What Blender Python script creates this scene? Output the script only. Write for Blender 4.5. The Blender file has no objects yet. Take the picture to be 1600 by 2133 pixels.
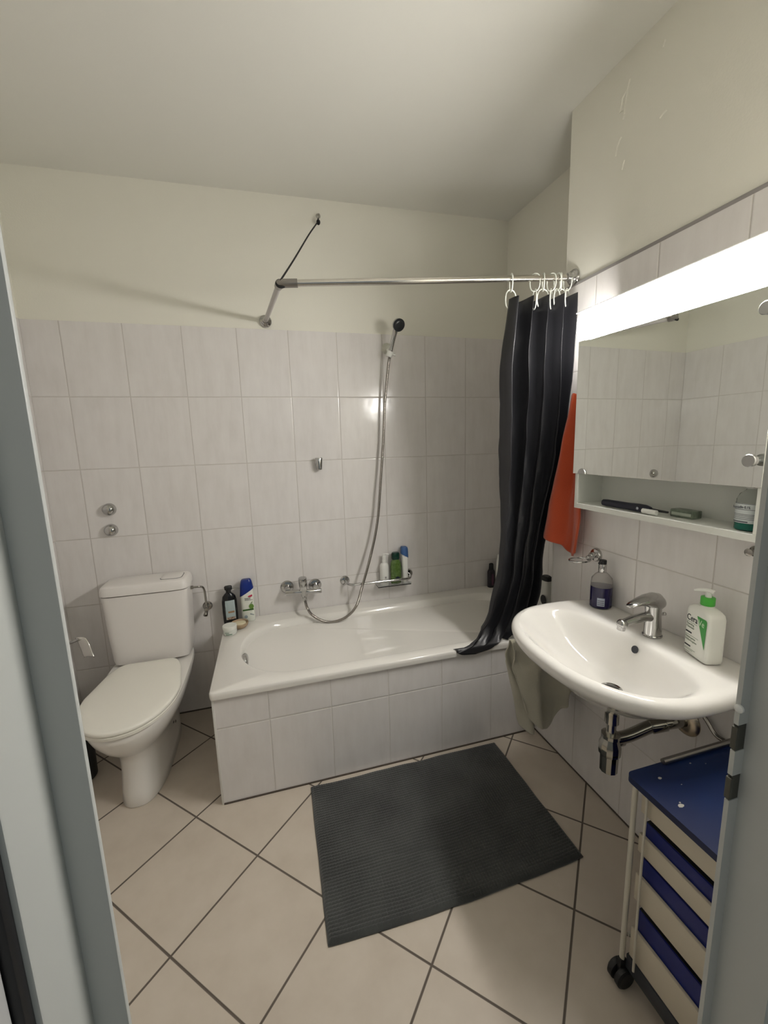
import bpy, bmesh, math, random
from mathutils import Vector, Matrix, noise
random.seed(7)
R = math.radians
SC = bpy.context.scene
COL = SC.collection

# ------------------------------------------------------------------ camera
YAW, PIT, ROL, FPX = 0.2721, -0.1647, -0.0297, 862.84
CAM = Vector((0.8466, -2.2794, 1.4174))
fw = Vector((math.sin(YAW)*math.cos(PIT), math.cos(YAW)*math.cos(PIT), math.sin(PIT)))
rt = Vector((math.cos(YAW), -math.sin(YAW), 0))
up = rt.cross(fw)
rt2 = rt*math.cos(ROL) + up*math.sin(ROL)
up2 = -rt*math.sin(ROL) + up*math.cos(ROL)
cd = bpy.data.cameras.new('camera'); cam = bpy.data.objects.new('camera', cd); COL.objects.link(cam)
cd.sensor_fit = 'VERTICAL'; cd.sensor_height = 24.0; cd.lens = FPX*24.0/2133.0
cd.clip_start = 0.02
cam.matrix_world = Matrix(((rt2.x, up2.x, -fw.x, CAM.x), (rt2.y, up2.y, -fw.y, CAM.y),
                           (rt2.z, up2.z, -fw.z, CAM.z), (0, 0, 0, 1)))
SC.camera = cam
# ------------------------------------------------------------------ light and exposure
LAMP = 82.0
HALL = 0.19
SC.view_settings.view_transform = 'Standard'; SC.view_settings.look = 'None'
SC.view_settings.gamma = 1.0; SC.view_settings.use_curve_mapping = False
SC.view_settings.exposure = 0.0
wd = bpy.data.worlds.new('hallway_light'); SC.world = wd; wd.use_nodes = True
wd.node_tree.nodes['Background'].inputs[0].default_value = (0.80, 0.90, 0.92, 1)
wd.node_tree.nodes['Background'].inputs[1].default_value = HALL

# weak fill light added behind the viewer, no actual lamp there
la = bpy.data.lights.new('hall_fill', 'AREA'); la.shape = 'RECTANGLE'; la.size = 1.1; la.size_y = .7; la.energy = 1.5; la.color = (1.0, .97, .93)
lo_ = bpy.data.objects.new('hall_fill', la); COL.objects.link(lo_); lo_.location = (.95, -3.5, 2.0)
lo_.rotation_euler = (Vector((.9, -1.0, 1.0))-Vector((.95, -3.5, 2.0))).to_track_quat('-Z', 'Y').to_euler()

# ------------------------------------------------------------------ helpers
def pmat(name, col, rough=0.5, metal=0.0, spec=0.5, trans=0.0, ior=1.45, sheen=0.0, coat=0.0, emit=None, estr=0,
         nscale=0, ncol=None, namt=0.0, bscale=0, bstr=0.0, bdist=0.002):
    m = bpy.data.materials.new(name); m.use_nodes = True
    nt = m.node_tree; b = nt.nodes['Principled BSDF']
    b.inputs['Base Color'].default_value = (*col, 1); b.inputs['Roughness'].default_value = rough
    b.inputs['Metallic'].default_value = metal; b.inputs['Specular IOR Level'].default_value = spec
    b.inputs['Transmission Weight'].default_value = trans; b.inputs['IOR'].default_value = ior
    b.inputs['Sheen Weight'].default_value = sheen; b.inputs['Coat Weight'].default_value = coat
    if emit: b.inputs['Emission Color'].default_value = (*emit, 1); b.inputs['Emission Strength'].default_value = estr
    tc = nt.nodes.new('ShaderNodeTexCoord')
    if nscale:
        n = nt.nodes.new('ShaderNodeTexNoise'); n.inputs['Scale'].default_value = nscale; n.inputs['Detail'].default_value = 5
        nt.links.new(tc.outputs['Object'], n.inputs['Vector'])
        r = nt.nodes.new('ShaderNodeValToRGB'); r.color_ramp.elements[0].position = .35; r.color_ramp.elements[1].position = .7
        c2 = ncol or tuple(c*(1-namt) for c in col)
        r.color_ramp.elements[0].color = (*col, 1); r.color_ramp.elements[1].color = (*c2, 1)
        nt.links.new(n.outputs['Fac'], r.inputs['Fac']); nt.links.new(r.outputs['Color'], b.inputs['Base Color'])
    if bscale:
        n = nt.nodes.new('ShaderNodeTexNoise'); n.inputs['Scale'].default_value = bscale; n.inputs['Detail'].default_value = 3
        nt.links.new(tc.outputs['Object'], n.inputs['Vector'])
        bp = nt.nodes.new('ShaderNodeBump'); bp.inputs['Strength'].default_value = bstr; bp.inputs['Distance'].default_value = bdist
        nt.links.new(n.outputs['Fac'], bp.inputs['Height']); nt.links.new(bp.outputs['Normal'], b.inputs['Normal'])
    return m

def tile_mat(name, horiz, off, w, vper, voff, cols, grout, gw, rough=0.16, rot=0.0, streak=True, pillow=0.006, bumpd=0.0012):
    """tiled surface in world position: horiz 'x'/'y' with z up (walls) or 'f' for a floor turned by rot"""
    m = bpy.data.materials.new(name); m.use_nodes = True
    nt = m.node_tree; L = nt.links.new; b = nt.nodes['Principled BSDF']
    g = nt.nodes.new('ShaderNodeNewGeometry'); sx = nt.nodes.new('ShaderNodeSeparateXYZ')
    L(g.outputs['Position'], sx.inputs[0])
    def M(op, a, c=0.0, d=None):
        n = nt.nodes.new('ShaderNodeMath'); n.operation = op
        for i, v in enumerate((a, c) if d is None else (a, c, d)):
            if isinstance(v, (int, float)): n.inputs[i].default_value = v
            else: L(v, n.inputs[i])
        return n.outputs[0]
    if horiz == 'f':
        ca, sa = math.cos(rot), math.sin(rot)
        dx = M('SUBTRACT', sx.outputs[0], off); dy = M('SUBTRACT', sx.outputs[1], voff)
        U = M('ADD', M('MULTIPLY', dx, ca), M('MULTIPLY', dy, sa)); V = M('SUBTRACT', M('MULTIPLY', dy, ca), M('MULTIPLY', dx, sa))
    else:
        U = M('SUBTRACT', sx.outputs[0 if horiz == 'x' else 1], off); V = M('SUBTRACT', sx.outputs[2], voff)
    u = M('DIVIDE', U, w); v = M('DIVIDE', V, vper)
    def edge(t, per):   # distance in metres to the nearest joint
        f = M('FRACT', t); return M('MULTIPLY', M('MINIMUM', f, M('SUBTRACT', 1.0, f)), per)
    d = M('MINIMUM', edge(u, w), edge(v, vper))
    tile = M('MINIMUM', M('MAXIMUM', M('DIVIDE', M('SUBTRACT', d, gw*0.5), gw*0.35), 0.0), 1.0)
    # per-tile random
    cb = nt.nodes.new('ShaderNodeCombineXYZ'); L(M('FLOOR', u), cb.inputs[0]); L(M('FLOOR', v), cb.inputs[1])
    wn = nt.nodes.new('ShaderNodeTexWhiteNoise'); L(cb.outputs[0], wn.inputs['Vector'])
    mp = nt.nodes.new('ShaderNodeMapping'); L(g.outputs['Position'], mp.inputs['Vector'])
    if streak: mp.inputs['Scale'].default_value = (26, 26, 5)
    else: mp.inputs['Scale'].default_value = (7, 7, 7)
    va = nt.nodes.new('ShaderNodeVectorMath'); va.operation = 'ADD'; L(mp.outputs[0], va.inputs[0])
    sc = nt.nodes.new('ShaderNodeVectorMath'); sc.operation = 'SCALE'; L(wn.outputs['Color'], sc.inputs[0]); sc.inputs['Scale'].default_value = 20
    L(sc.outputs[0], va.inputs[1])
    n1 = nt.nodes.new('ShaderNodeTexNoise'); n1.inputs['Scale'].default_value = 1.0; n1.inputs['Detail'].default_value = 6
    n1.inputs['Roughness'].default_value = .6; L(va.outputs[0], n1.inputs['Vector'])
    n2 = nt.nodes.new('ShaderNodeTexNoise'); n2.inputs['Scale'].default_value = 9.0; n2.inputs['Detail'].default_value = 3; L(sc.outputs[0], n2.inputs['Vector'])
    vb = nt.nodes.new('ShaderNodeVectorMath'); vb.operation = 'ADD'; L(g.outputs['Position'], vb.inputs[0]); L(sc.outputs[0], vb.inputs[1]); L(vb.outputs[0], n2.inputs['Vector'])
    cr = nt.nodes.new('ShaderNodeValToRGB'); e = cr.color_ramp.elements
    e[0].position = .30; e[0].color = (*cols[0], 1); e[1].position = .72; e[1].color = (*cols[2], 1)
    k = e.new(.5); k.color = (*cols[1], 1)
    L(M('ADD', M('MULTIPLY', n1.outputs['Fac'], .65), M('MULTIPLY', n2.outputs['Fac'], .35)), cr.inputs['Fac'])
    mx = nt.nodes.new('ShaderNodeMix'); mx.data_type = 'RGBA'; mx.inputs[6].default_value = (*grout, 1)
    L(tile, mx.inputs[0]); L(cr.outputs['Color'], mx.inputs[7]); L(mx.outputs[2], b.inputs['Base Color'])
    b.inputs['Roughness'].default_value = rough
    L(M('ADD', M('MULTIPLY', M('SUBTRACT', 1.0, tile), .5), rough), b.inputs['Roughness'])
    pil = M('MINIMUM', M('DIVIDE', d, pillow), 1.0)
    pil = M('SUBTRACT', 1.0, M('POWER', M('SUBTRACT', 1.0, pil), 2.0))
    # slow waviness so that glossy reflections break up a little
    n3 = nt.nodes.new('ShaderNodeTexNoise'); n3.inputs['Scale'].default_value = 14; n3.inputs['Detail'].default_value = 1; L(g.outputs['Position'], n3.inputs['Vector'])
    h = M('ADD', pil, M('MULTIPLY', n3.outputs['Fac'], .7))
    bp = nt.nodes.new('ShaderNodeBump'); bp.inputs['Strength'].default_value = 1.0; bp.inputs['Distance'].default_value = bumpd
    L(h, bp.inputs['Height']); L(bp.outputs['Normal'], b.inputs['Normal'])
    return m

def tag(o, label, cat, group=None):
    o['label'] = label; o['category'] = cat
    if group: o['group'] = group
    return o

def thing(name, label, cat, loc=(0, 0, 0), group=None):
    o = bpy.data.objects.new(name, None); COL.objects.link(o); o.location = loc; o.empty_display_size = .02
    return tag(o, label, cat, group)

def wloc(o):
    p = Vector((0, 0, 0))
    while o: p += o.location; o = o.parent
    return p

def obj(name, bm, mats, parent=None, base=None, smooth=True, mods=(), auto=35):
    """link a bmesh built in world coordinates as one object under parent; base = origin when top-level"""
    me = bpy.data.meshes.new(name)
    bmesh.ops.recalc_face_normals(bm, faces=bm.faces)
    bm.to_mesh(me); bm.free()
    o = bpy.data.objects.new(name, me); COL.objects.link(o)
    for m in (mats if isinstance(mats, (list, tuple)) else [mats]): me.materials.append(m)
    org = wloc(parent) if parent else Vector(base or (0, 0, 0))
    me.transform(Matrix.Translation(-org))
    if parent: o.parent = parent
    else: o.location = org
    if smooth:
        for p in me.polygons: p.use_smooth = True
        if auto: me.set_sharp_from_angle(angle=R(auto))
    for md in mods:
        mm = o.modifiers.new(md[0].lower(), md[0])
        for k, v in md[1].items(): setattr(mm, k, v)
    return o

def struct(name, bm, m, parent=None, **kw):
    o = obj(name, bm, m, parent, **kw)
    if not parent: o['kind'] = 'structure'
    return o

def B(): return bmesh.new()

def box(bm, x0, x1, y0, y1, z0, z1, bev=0.0, seg=2, mi=0):
    r = bmesh.ops.create_cube(bm, size=1.0); vs = r['verts']
    sx, sy, sz = abs(x1-x0), abs(y1-y0), abs(z1-z0)
    for v in vs: v.co = Vector((v.co.x*sx+(x0+x1)/2, v.co.y*sy+(y0+y1)/2, v.co.z*sz+(z0+z1)/2))
    fs = {f for v in vs for f in v.link_faces}
    if bev:
        es = list({e for v in vs for e in v.link_edges})
        r = bmesh.ops.bevel(bm, geom=es, offset=min(bev, .49*min(sx, sy, sz)), segments=seg, profile=.5, affect='EDGES')
        fs = {f for f in bm.faces if f in set(r['faces'])} | {f for f in fs if f.is_valid}
    for f in fs:
        if f.is_valid: f.material_index = mi
    return vs

def frame(d):
    d = Vector(d).normalized(); a = Vector((0, 0, 1)) if abs(d.z) < .9 else Vector((1, 0, 0))
    u = d.cross(a).normalized(); return u, d.cross(u).normalized()

def skin(bm, rings, close=True, caps=True, mi=0):
    vs = [[bm.verts.new(p) for p in r] for r in rings]; n = len(vs[0])
    for a, b2 in zip(vs, vs[1:]):
        for i in range(n if close else n-1):
            j = (i+1) % n
            f = bm.faces.new((a[i], a[j], b2[j], b2[i])); f.material_index = mi
    if caps and close:
        for r in (vs[0], vs[-1]):
            try: f = bm.faces.new(r); f.material_index = mi
            except ValueError: pass
    return vs

def catmull(pts, n=8):
    P = [Vector(p) for p in pts]; P = [P[0]*2-P[1]] + P + [P[-1]*2-P[-2]]; out = []
    for i in range(1, len(P)-2):
        for k in range(n):
            t = k/n; a, b2, c, d = P[i-1:i+3]
            out.append(.5*((2*b2)+(c-a)*t+(2*a-5*b2+4*c-d)*t*t+(-a+3*b2-3*c+d)*t**3))
    out.append(P[-2]); return out

def tube(bm, pts, r, seg=14, smooth=0, rad=None, mi=0, closed=False):
    P = catmull(pts, smooth) if smooth else [Vector(p) for p in pts]
    n = len(P); rings = []
    if closed: t0 = (P[1]-P[-1])
    else: t0 = P[1]-P[0]
    u, w = frame(t0)
    for i, p in enumerate(P):
        if closed: t = P[(i+1) % n]-P[i-1]
        else: t = (P[min(i+1, n-1)]-P[max(i-1, 0)])
        t.normalize(); u = (u-t*u.dot(t)).normalized(); w = t.cross(u)
        rr = rad(i/(n-1)) if rad else r
        rings.append([p+(u*math.cos(a)+w*math.sin(a))*rr for a in [2*math.pi*k/seg for k in range(seg)]])
    if closed: rings.append(rings[0]); 
    if closed:
        vs = [[bm.verts.new(q) for q in rg] for rg in rings[:-1]]
        for i in range(n):
            a, b2 = vs[i], vs[(i+1) % n]
            for k in range(seg):
                f = bm.faces.new((a[k], a[(k+1) % seg], b2[(k+1) % seg], b2[k])); f.material_index = mi
    else: skin(bm, rings, mi=mi)

def cyl(bm, a, b2, r, seg=32, r2=None, bev=0.0, mi=0):
    a, b2 = Vector(a), Vector(b2); d = (b2-a); L = d.length; d.normalize(); u, w = frame(d)
    r2 = r if r2 is None else r2
    prof = [(0, r-bev), (bev*.3, r-bev*.3), (bev, r), (L-bev, r2), (L-bev*.3, r2-bev*.3), (L, r2-bev)] if bev else [(0, r), (L, r2)]
    lathe(bm, prof, a, d, seg, mi)

def lathe(bm, prof, org, axis=(0, 0, 1), seg=32, mi=0, caps=True):
    """prof = (distance along axis, radius)"""
    org = Vector(org); d = Vector(axis).normalized(); u, w = frame(d)
    skin(bm, [[org+d*h+(u*math.cos(t)+w*math.sin(t))*max(r, 1e-5) for t in [2*math.pi*k/seg for k in range(seg)]] for h, r in prof], mi=mi, caps=caps)

def sph(bm, c, r, sx=1, sy=1, sz=1, seg=24, mi=0):
    q = bmesh.ops.create_uvsphere(bm, u_segments=seg, v_segments=seg//2, radius=r)
    for v in q['verts']: v.co = Vector((v.co.x*sx, v.co.y*sy, v.co.z*sz))+Vector(c)
    for f in {f for v in q['verts'] for f in v.link_faces}: f.material_index = mi

def sring(cx, cy, z, rx, ry, n=2.0, N=48, rot=0.0, a0=0.0, a1=2*math.pi, close=True):
    out = []; K = N if close else N-1
    for k in range(N):
        t = a0+(a1-a0)*k/K; c, s = math.cos(t), math.sin(t)
        x = math.copysign(abs(c)**(2/n), c)*rx; y = math.copysign(abs(s)**(2/n), s)*ry
        out.append(Vector((cx+x*math.cos(rot)-y*math.sin(rot), cy+x*math.sin(rot)+y*math.cos(rot), z)))
    return out

def bottle(bm, cx, cy, z0, prof, n=2.0, rot=0.0, N=48, mi=0):
    """prof = (z, rx, ry[, n])"""
    skin(bm, [sring(cx, cy, z0+p[0], p[1], p[2], p[3] if len(p) > 3 else n, N, rot) for p in prof], mi=mi)

def patch(bm, cx, cy, z0, prof, a0, a1, n=2.0, rot=0.0, grow=.0006, N=17, mi=0):
    skin(bm, [sring(cx, cy, z0+p[0], p[1]+grow, p[2]+grow, p[3] if len(p) > 3 else n, N, rot, a0, a1, False) for p in prof], close=False, caps=False, mi=mi)

def plate(bm, org, U, V, pts, th=.0006, mi=0):
    """flat polygon pts (u,v) in the plane org,U,V with thickness"""
    org, U, V = Vector(org), Vector(U), Vector(V); N = U.cross(V).normalized()
    a = [bm.verts.new(org+U*u+V*v+N*th) for u, v in pts]; c = [bm.verts.new(org+U*u+V*v) for u, v in pts]
    bm.faces.new(a).material_index = mi; n = len(a)
    bm.faces.new(list(reversed(c))).material_index = mi
    for i in range(n): bm.faces.new((a[i], c[i], c[(i+1) % n], a[(i+1) % n])).material_index = mi

def text(name, body, size, org, U, V, m, parent, align='LEFT', sx=1.0, bold=0.0, space=1.0):
    cu = bpy.data.curves.new(name, 'FONT'); cu.body = body; cu.size = size; cu.align_x = align
    cu.extrude = .0002; cu.resolution_u = 4; cu.offset = bold; cu.space_line = space
    t = bpy.data.objects.new(name, cu); COL.objects.link(t)
    dg = bpy.context.evaluated_depsgraph_get()
    me = bpy.data.meshes.new_from_object(t.evaluated_get(dg)); COL.objects.unlink(t); bpy.data.objects.remove(t)
    U, V = Vector(U).normalized(), Vector(V).normalized(); N = U.cross(V)
    org = Vector(org)-wloc(parent)
    me.transform(Matrix(((U.x*sx, V.x, N.x, org.x), (U.y*sx, V.y, N.y, org.y), (U.z*sx, V.z, N.z, org.z), (0, 0, 0, 1))))
    me.materials.clear(); me.materials.append(m)
    o = bpy.data.objects.new(name, me); COL.objects.link(o); o.parent = parent; return o

def copy_thing(root, dz, label=None, M4=None):
    r = root.copy(); COL.objects.link(r)
    if label: r['label'] = label
    for ch in list(root.children):
        c = ch.copy(); COL.objects.link(c); c.parent = r
        for g in ch.children:
            d = g.copy(); COL.objects.link(d); d.parent = c
    return r

def sheet(bm, fn, nu, nv, mi=0):
    vs = [[bm.verts.new(fn(i/(nu-1), j/(nv-1))) for i in range(nu)] for j in range(nv)]
    for j in range(nv-1):
        for i in range(nu-1): bm.faces.new((vs[j][i], vs[j][i+1], vs[j+1][i+1], vs[j+1][i])).material_index = mi

def lerp(tab, t):
    if t <= tab[0][0]: return tab[0][1]
    for (a, x), (b2, y) in zip(tab, tab[1:]):
        if t <= b2: return x+(y-x)*(t-a)/(b2-a)
    return tab[-1][1]
def sm(tab, t):      # smoothed table lookup
    w = (tab[-1][0]-tab[0][0])*.012
    return sum(lerp(tab, t+k*w) for k in (-2, -1, 0, 1, 2))/5

# ------------------------------------------------------------------ materials
TC = [(.71, .68, .655), (.76, .73, .71), (.80, .775, .755)]
GR = (.60, .565, .53)
TH, TW = .33375, .25
m_tile_back = tile_mat('tile_back', 'x', 0.0, TW, TH, 0.0, TC, GR, .0028)
m_tile_side = tile_mat('tile_side', 'y', -.955, TW, TH, 0.0, TC, GR, .0028)
m_tile_left = tile_mat('tile_left', 'y', 0.0, TW, TH, 0.0, TC, GR, .0028)
m_tile_panel = tile_mat('tile_panel', 'x', .0358, TW, TH, 0.0, TC, (.66, .63, .59), .0028)
m_floor = tile_mat('floor_tile', 'f', .7173, .3298, .3298, -.9547, [(.56, .485, .40), (.615, .54, .45), (.66, .585, .495)],
                   (.13, .105, .085), .0048, rough=.42, rot=-math.pi/4, streak=False, pillow=.004, bumpd=.0008)
m_paint = pmat('wall_paint', (.82, .80, .712), .75, bscale=160, bstr=.25, bdist=.0015)
m_ceil = pmat('ceiling_paint', (.80, .79, .73), .8, bscale=120, bstr=.15, bdist=.001)
m_cer = pmat('ceramic', (.76, .74, .70), .10, coat=.5)
m_cer2 = pmat('toilet_ceramic', (.84, .815, .77), .16, coat=.3)
m_enam = pmat('enamel', (.84, .815, .765), .16, coat=.4)
m_lidp = pmat('seat_plastic', (.90, .875, .79), .28)
m_cist = pmat('cistern_plastic', (.82, .785, .75), .3)
m_chrome = pmat('chrome', (.50, .495, .485), .09, metal=1.0)
m_satin = pmat('satin_metal', (.36, .345, .32), .24, metal=1.0)
m_knob = pmat('knob_metal', (.42, .42, .41), .25, metal=1.0)
m_rod = pmat('rod_metal', (.66, .63, .58), .16, metal=1.0)
m_blk = pmat('black_rubber', (.012, .012, .013), .5)
m_cord = pmat('black_cord', (.01, .01, .01), .8)
m_curt = pmat('curtain_fabric', (.018, .018, .021), .38, spec=.6, bscale=900, bstr=.12, bdist=.0006)
m_ring = pmat('ring_plastic', (.80, .82, .74), .35)
m_ora = pmat('orange_terry', (.56, .075, .018), .95, sheen=.4, bscale=700, bstr=.8, bdist=.003)
m_bei = pmat('beige_terry', (.60, .57, .46), .95, sheen=.3, bscale=700, bstr=.8, bdist=.003)
m_mat = pmat('mat_chenille', (.062, .066, .062), .95, sheen=.35, nscale=6, ncol=(.030, .032, .031), bscale=600, bstr=.6, bdist=.003)
m_white = pmat('white_plastic', (.80, .80, .76), .35)
m_label = pmat('label_paper', (.66, .70, .70), .5)
m_lac = pmat('white_lacquer', (.74, .75, .70), .35)
m_mir = pmat('mirror_glass', (.78, .80, .76), .01, metal=1.0)
m_glass = pmat('clear_plastic', (.9, .92, .93), .06, trans=1.0, ior=1.3)
m_frame = pmat('frame_paint', (.52, .53, .50), .45, bscale=60, bstr=.12, bdist=.001)
m_frame2 = pmat('door_paint', (.50, .50, .49), .5)
m_joint = pmat('dark_joint', (.09, .07, .055), .8)
m_trim = pmat('tile_trim', (.70, .68, .64), .4)
m_green = pmat('green_plastic', (.07, .42, .05), .35)
m_blue = pmat('blue_board', (.006, .020, .085), .38, nscale=3.5, ncol=(.004, .009, .045))
m_bin = pmat('blue_bin', (.008, .016, .14), .3)
m_cream = pmat('cream_lacquer', (.60, .54, .43), .45)
m_cartm = pmat('cart_tube', (.62, .58, .49), .35)
m_dark2 = pmat('strike_grey', (.10, .10, .085), .35, metal=.6)
m_dark = pmat('dark_grey', (.035, .038, .045), .5)
m_cover = pmat('lamp_cover', (.82, .80, .78), .4, emit=(1.0, .93, .90), estr=.28)
m_lamp = pmat('lamp_diffuser', (1, 1, 1), .4, emit=(1.0, .972, .93), estr=LAMP)

# ------------------------------------------------------------------ structure
XL, XR, XA, YE, YF = -.145, 2.03, 2.26, -.785, -1.8955
bm = B(); box(bm, XL-.1, XA+.1, YF-.9, .1, -.1, 0); struct('floor', bm, m_floor, smooth=False)
bm = B()
zc = lambda x, y: 2.612+.011*x+.027*y
cc = [(XL-.1, YF-.1), (XA+.1, YF-.1), (XA+.1, .1), (XL-.1, .1)]
lo = [bm.verts.new((x, y, zc(x, y))) for x, y in cc]; hi = [bm.verts.new((x, y, 2.80)) for x, y in cc]
bm.faces.new(lo); bm.faces.new(hi)
for i in range(4): bm.faces.new((lo[i], lo[(i+1) % 4], hi[(i+1) % 4], hi[i]))
struct('ceiling', bm, m_ceil, smooth=False)
ZT = 1.999
def wall(name, parts, mats):
    bm = B()
    for p in parts: box(bm, *p[:6], mi=p[6])
    return struct(name, bm, mats, smooth=False)
# tiles stand 6 mm proud of the plaster
wall('wall_back', [(XL-.1, XA+.1, .006, .1, 0, 2.7, 1), (XL-.1, XA+.1, 0, .006, 0, ZT, 0)], [m_tile_back, m_paint])
wall('wall_left', [(XL-.1, XL-.006, YF-.1, .006, 0, 2.7, 1), (XL-.006, XL, YF, 0, 0, ZT, 0)], [m_tile_left, m_paint])
wr = wall('wall_right', [(XR+.006, XA+.1, YF-.1, YE, 0, 2.7, 1), (XR, XR+.006, YF, YE, 0, ZT-.008, 0),
                    (XA+.006, XA+.1, YE, .006, 0, 2.7, 1), (XA, XA+.006, YE, 0, 0, ZT, 0),
                    (XR, XA, YE, -.693, 0, .46, 0)], [m_tile_side, m_paint])
# lifted paint flakes on the plaster above the tiles
bm = B()
def crack(pts, w=.004, lift=.0022):
    lift = min(lift, .0022)
    for i in range(len(pts)-1):
        (y0, z0), (y1, z1) = pts[i], pts[i+1]
        d = Vector((y1-y0, z1-z0)).normalized(); n = Vector((-d.y, d.x))
        a = [bm.verts.new((XR+.0062, y0-n.x*w, z0-n.y*w)), bm.verts.new((XR+.0062, y1-n.x*w, z1-n.y*w)),
             bm.verts.new((XR+.006-lift, y1, z1)), bm.verts.new((XR+.006-lift, y0, z0))]
        c = [bm.verts.new((XR+.0062, y1, z1)), bm.verts.new((XR+.0062, y0, z0))]
        bm.faces.new(a); bm.faces.new((a[3], a[2], c[0], c[1])); bm.faces.new((a[0], a[3], c[1])); bm.faces.new((a[1], c[0], a[2]))
crack([(-1.047, 2.525), (-1.040, 2.502), (-1.030, 2.497), (-1.022, 2.490), (-1.019, 2.470), (-1.012, 2.453)])
crack([(-1.012, 2.453), (-1.024, 2.452), (-1.032, 2.448), (-1.033, 2.436), (-1.028, 2.425)])
crack([(-1.040, 2.502), (-1.037, 2.480), (-1.033, 2.462), (-1.032, 2.448)], lift=.003)
crack([(-1.027, 2.378), (-1.020, 2.372), (-1.014, 2.362), (-1.010, 2.356), (-1.006, 2.332)])
crack([(-1.045, 2.300), (-1.040, 2.290), (-1.036, 2.275)], w=.004, lift=.003)
crack([(-1.190, 2.345), (-1.178, 2.343), (-1.168, 2.338)], w=.004, lift=.003)
crack([(-1.168, 2.535), (-1.162, 2.520)], w=.003, lift=.003)
obj('paint_flakes', bm, m_paint, wr, smooth=False)
# front wall with the doorway
JL, JR, DH = .6775, 1.470, 2.10      # edges of the stop
YS = -1.900                         # face of the stop towards the hall
wall('wall_front', [(XL-.1, .60, YF-.06, YF, 0, 2.7, 0), (1.575, XA+.1, YF-.14, YF, 0, 2.7, 0), (.60, 1.575, YF-.06, YF, DH+.04, 2.7, 0)], [m_paint])
# rebated steel door frame with the open leaf
df = bpy.data.objects.new('door_1', None); COL.objects.link(df); df['kind'] = 'structure'; df.location = (JL, YF, 0)
bm = B(); box(bm, .600, JL, YS, YF+.002, 0, DH+.04, .0015); box(bm, .600, .650, -1.963, YS+.001, 0, DH+.04, .002); obj('left_jamb', bm, m_frame, df)
bm = B(); box(bm, .634, .646, -1.973, -1.962, 0, DH+.04, .002); obj('left_seal', bm, m_blk, df)
zs_ = [0, .879, .921, .961, 1.003, DH+.04]
bm = B(); box(bm, 1.4885, 1.575, -1.967, YF+.002, 0, DH+.04)
for i in (0, 2, 4): box(bm, JR, 1.4886, YS, YF+.002, zs_[i], zs_[i+1])
jr = obj('right_jamb', bm, m_frame, df, smooth=False)
for a, c in ((.879, .921), (.961, 1.003)):
    bm = B(); box(bm, JR+.0015, 1.4884, YS+.0012, YF+.002, a, c); box(bm, JR-.003, JR+.0018, YF-.006, YF+.002, a+.004, c-.003, .001); obj('strike_plate', bm, m_dark2, jr, smooth=False)
bm = B(); lathe(bm, [(0, .006), (.003, .006), (.005, .003)], (JR, YF-.004, 1.030), (-1, 0, 0), 16); obj('screw', bm, m_white, jr)
bm = B(); box(bm, 1.560, 1.5745, -1.972, -1.966, 0, DH+.04); obj('right_seal', bm, m_blk, df, smooth=False)
bm = B(); box(bm, .60, 1.575, -1.963, YF+.002, DH, DH+.04, .002); obj('head_jamb', bm, m_frame, df)
bm = B(); box(bm, .600, .640, -2.72, -1.974, .008, DH-.01, .003); obj('door_leaf', bm, m_frame2, df)
# edge trim on the tiled corner of the right wall, dark joint along the floor
bm = B(); box(bm, XR-.002, XR+.008, YE-.002, YE+.006, .46, ZT-.008, .0015); struct('trim_1', bm, m_trim)
bm = B(); box(bm, XR-.003, XR, YF, -.693, 0, .006); box(bm, .585, XR, -.697, -.6925, 0, .006); box(bm, XL, .58, -.004, 0, 0, .006)
struct('trim_2', bm, m_joint, smooth=False)
bm = B(); box(bm, XR-.0015, XR+.006, YF, YE, ZT-.012, ZT-.002); struct('tile_top_shade', bm, pmat('edge_shade', (.30, .28, .27), .6), smooth=False)  # shadow line at the tiles' top edge, painted as a dark strip

# ------------------------------------------------------------------ bathtub and its tiled panel
tub = thing('bathtub', 'white enamelled bathtub against the back wall', 'bathtub', (1.4, -.35, .0))
bm = B(); box(bm, .5797, 2.028, -.693, -.650, 0, .468, mi=0); box(bm, .5797, .615, -.650, -.001, 0, .468, mi=1)
pn = obj('tiled_panel', bm, [m_tile_panel, m_tile_left], tub, smooth=False); pn['label'] = 'grey tiled side of the bathtub'
bm = B(); box(bm, .5765, .5855, -.6955, -.687, 0, .467, .002); obj('edge_trim', bm, m_trim, pn)

def polar(shape, c, angs):
    import bisect
    th = sorted(((math.atan2(p[1]-c[1], p[0]-c[0]), math.hypot(p[0]-c[0], p[1]-c[1])) for p in shape))
    th = [(th[-1][0]-2*math.pi, th[-1][1])]+th+[(th[0][0]+2*math.pi, th[0][1])]
    ks = [t[0] for t in th]; out = []
    for a in angs:
        i = bisect.bisect_right(ks, a); i = min(max(i, 1), len(th)-1)
        (a0, r0), (a1, r1) = th[i-1], th[i]; f = (a-a0)/(a1-a0) if a1 > a0 else 0
        # straight-chord interpolation
        x0, y0, x1, y1 = r0*math.cos(a0), r0*math.sin(a0), r1*math.cos(a1), r1*math.sin(a1)
        dx, dy = x1-x0, y1-y0; ca, sa = math.cos(a), math.sin(a); den = ca*dy-sa*dx
        r = (x0*dy-y0*dx)/den if abs(den) > 1e-9 else r0+(r1-r0)*f
        out.append((c[0]+r*ca, c[1]+r*sa))
    return out
def rrect(x0, x1, y0, y1, r, n=10):
    out = []
    for cx, cy, a in ((x1-r, y1-r, 0), (x0+r, y1-r, 90), (x0+r, y0+r, 180), (x1-r, y0+r, 270)):
        for k in range(n+1): t = R(a+90*k/n); out.append((cx+r*math.cos(t), cy+r*math.sin(t)))
    return out
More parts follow.
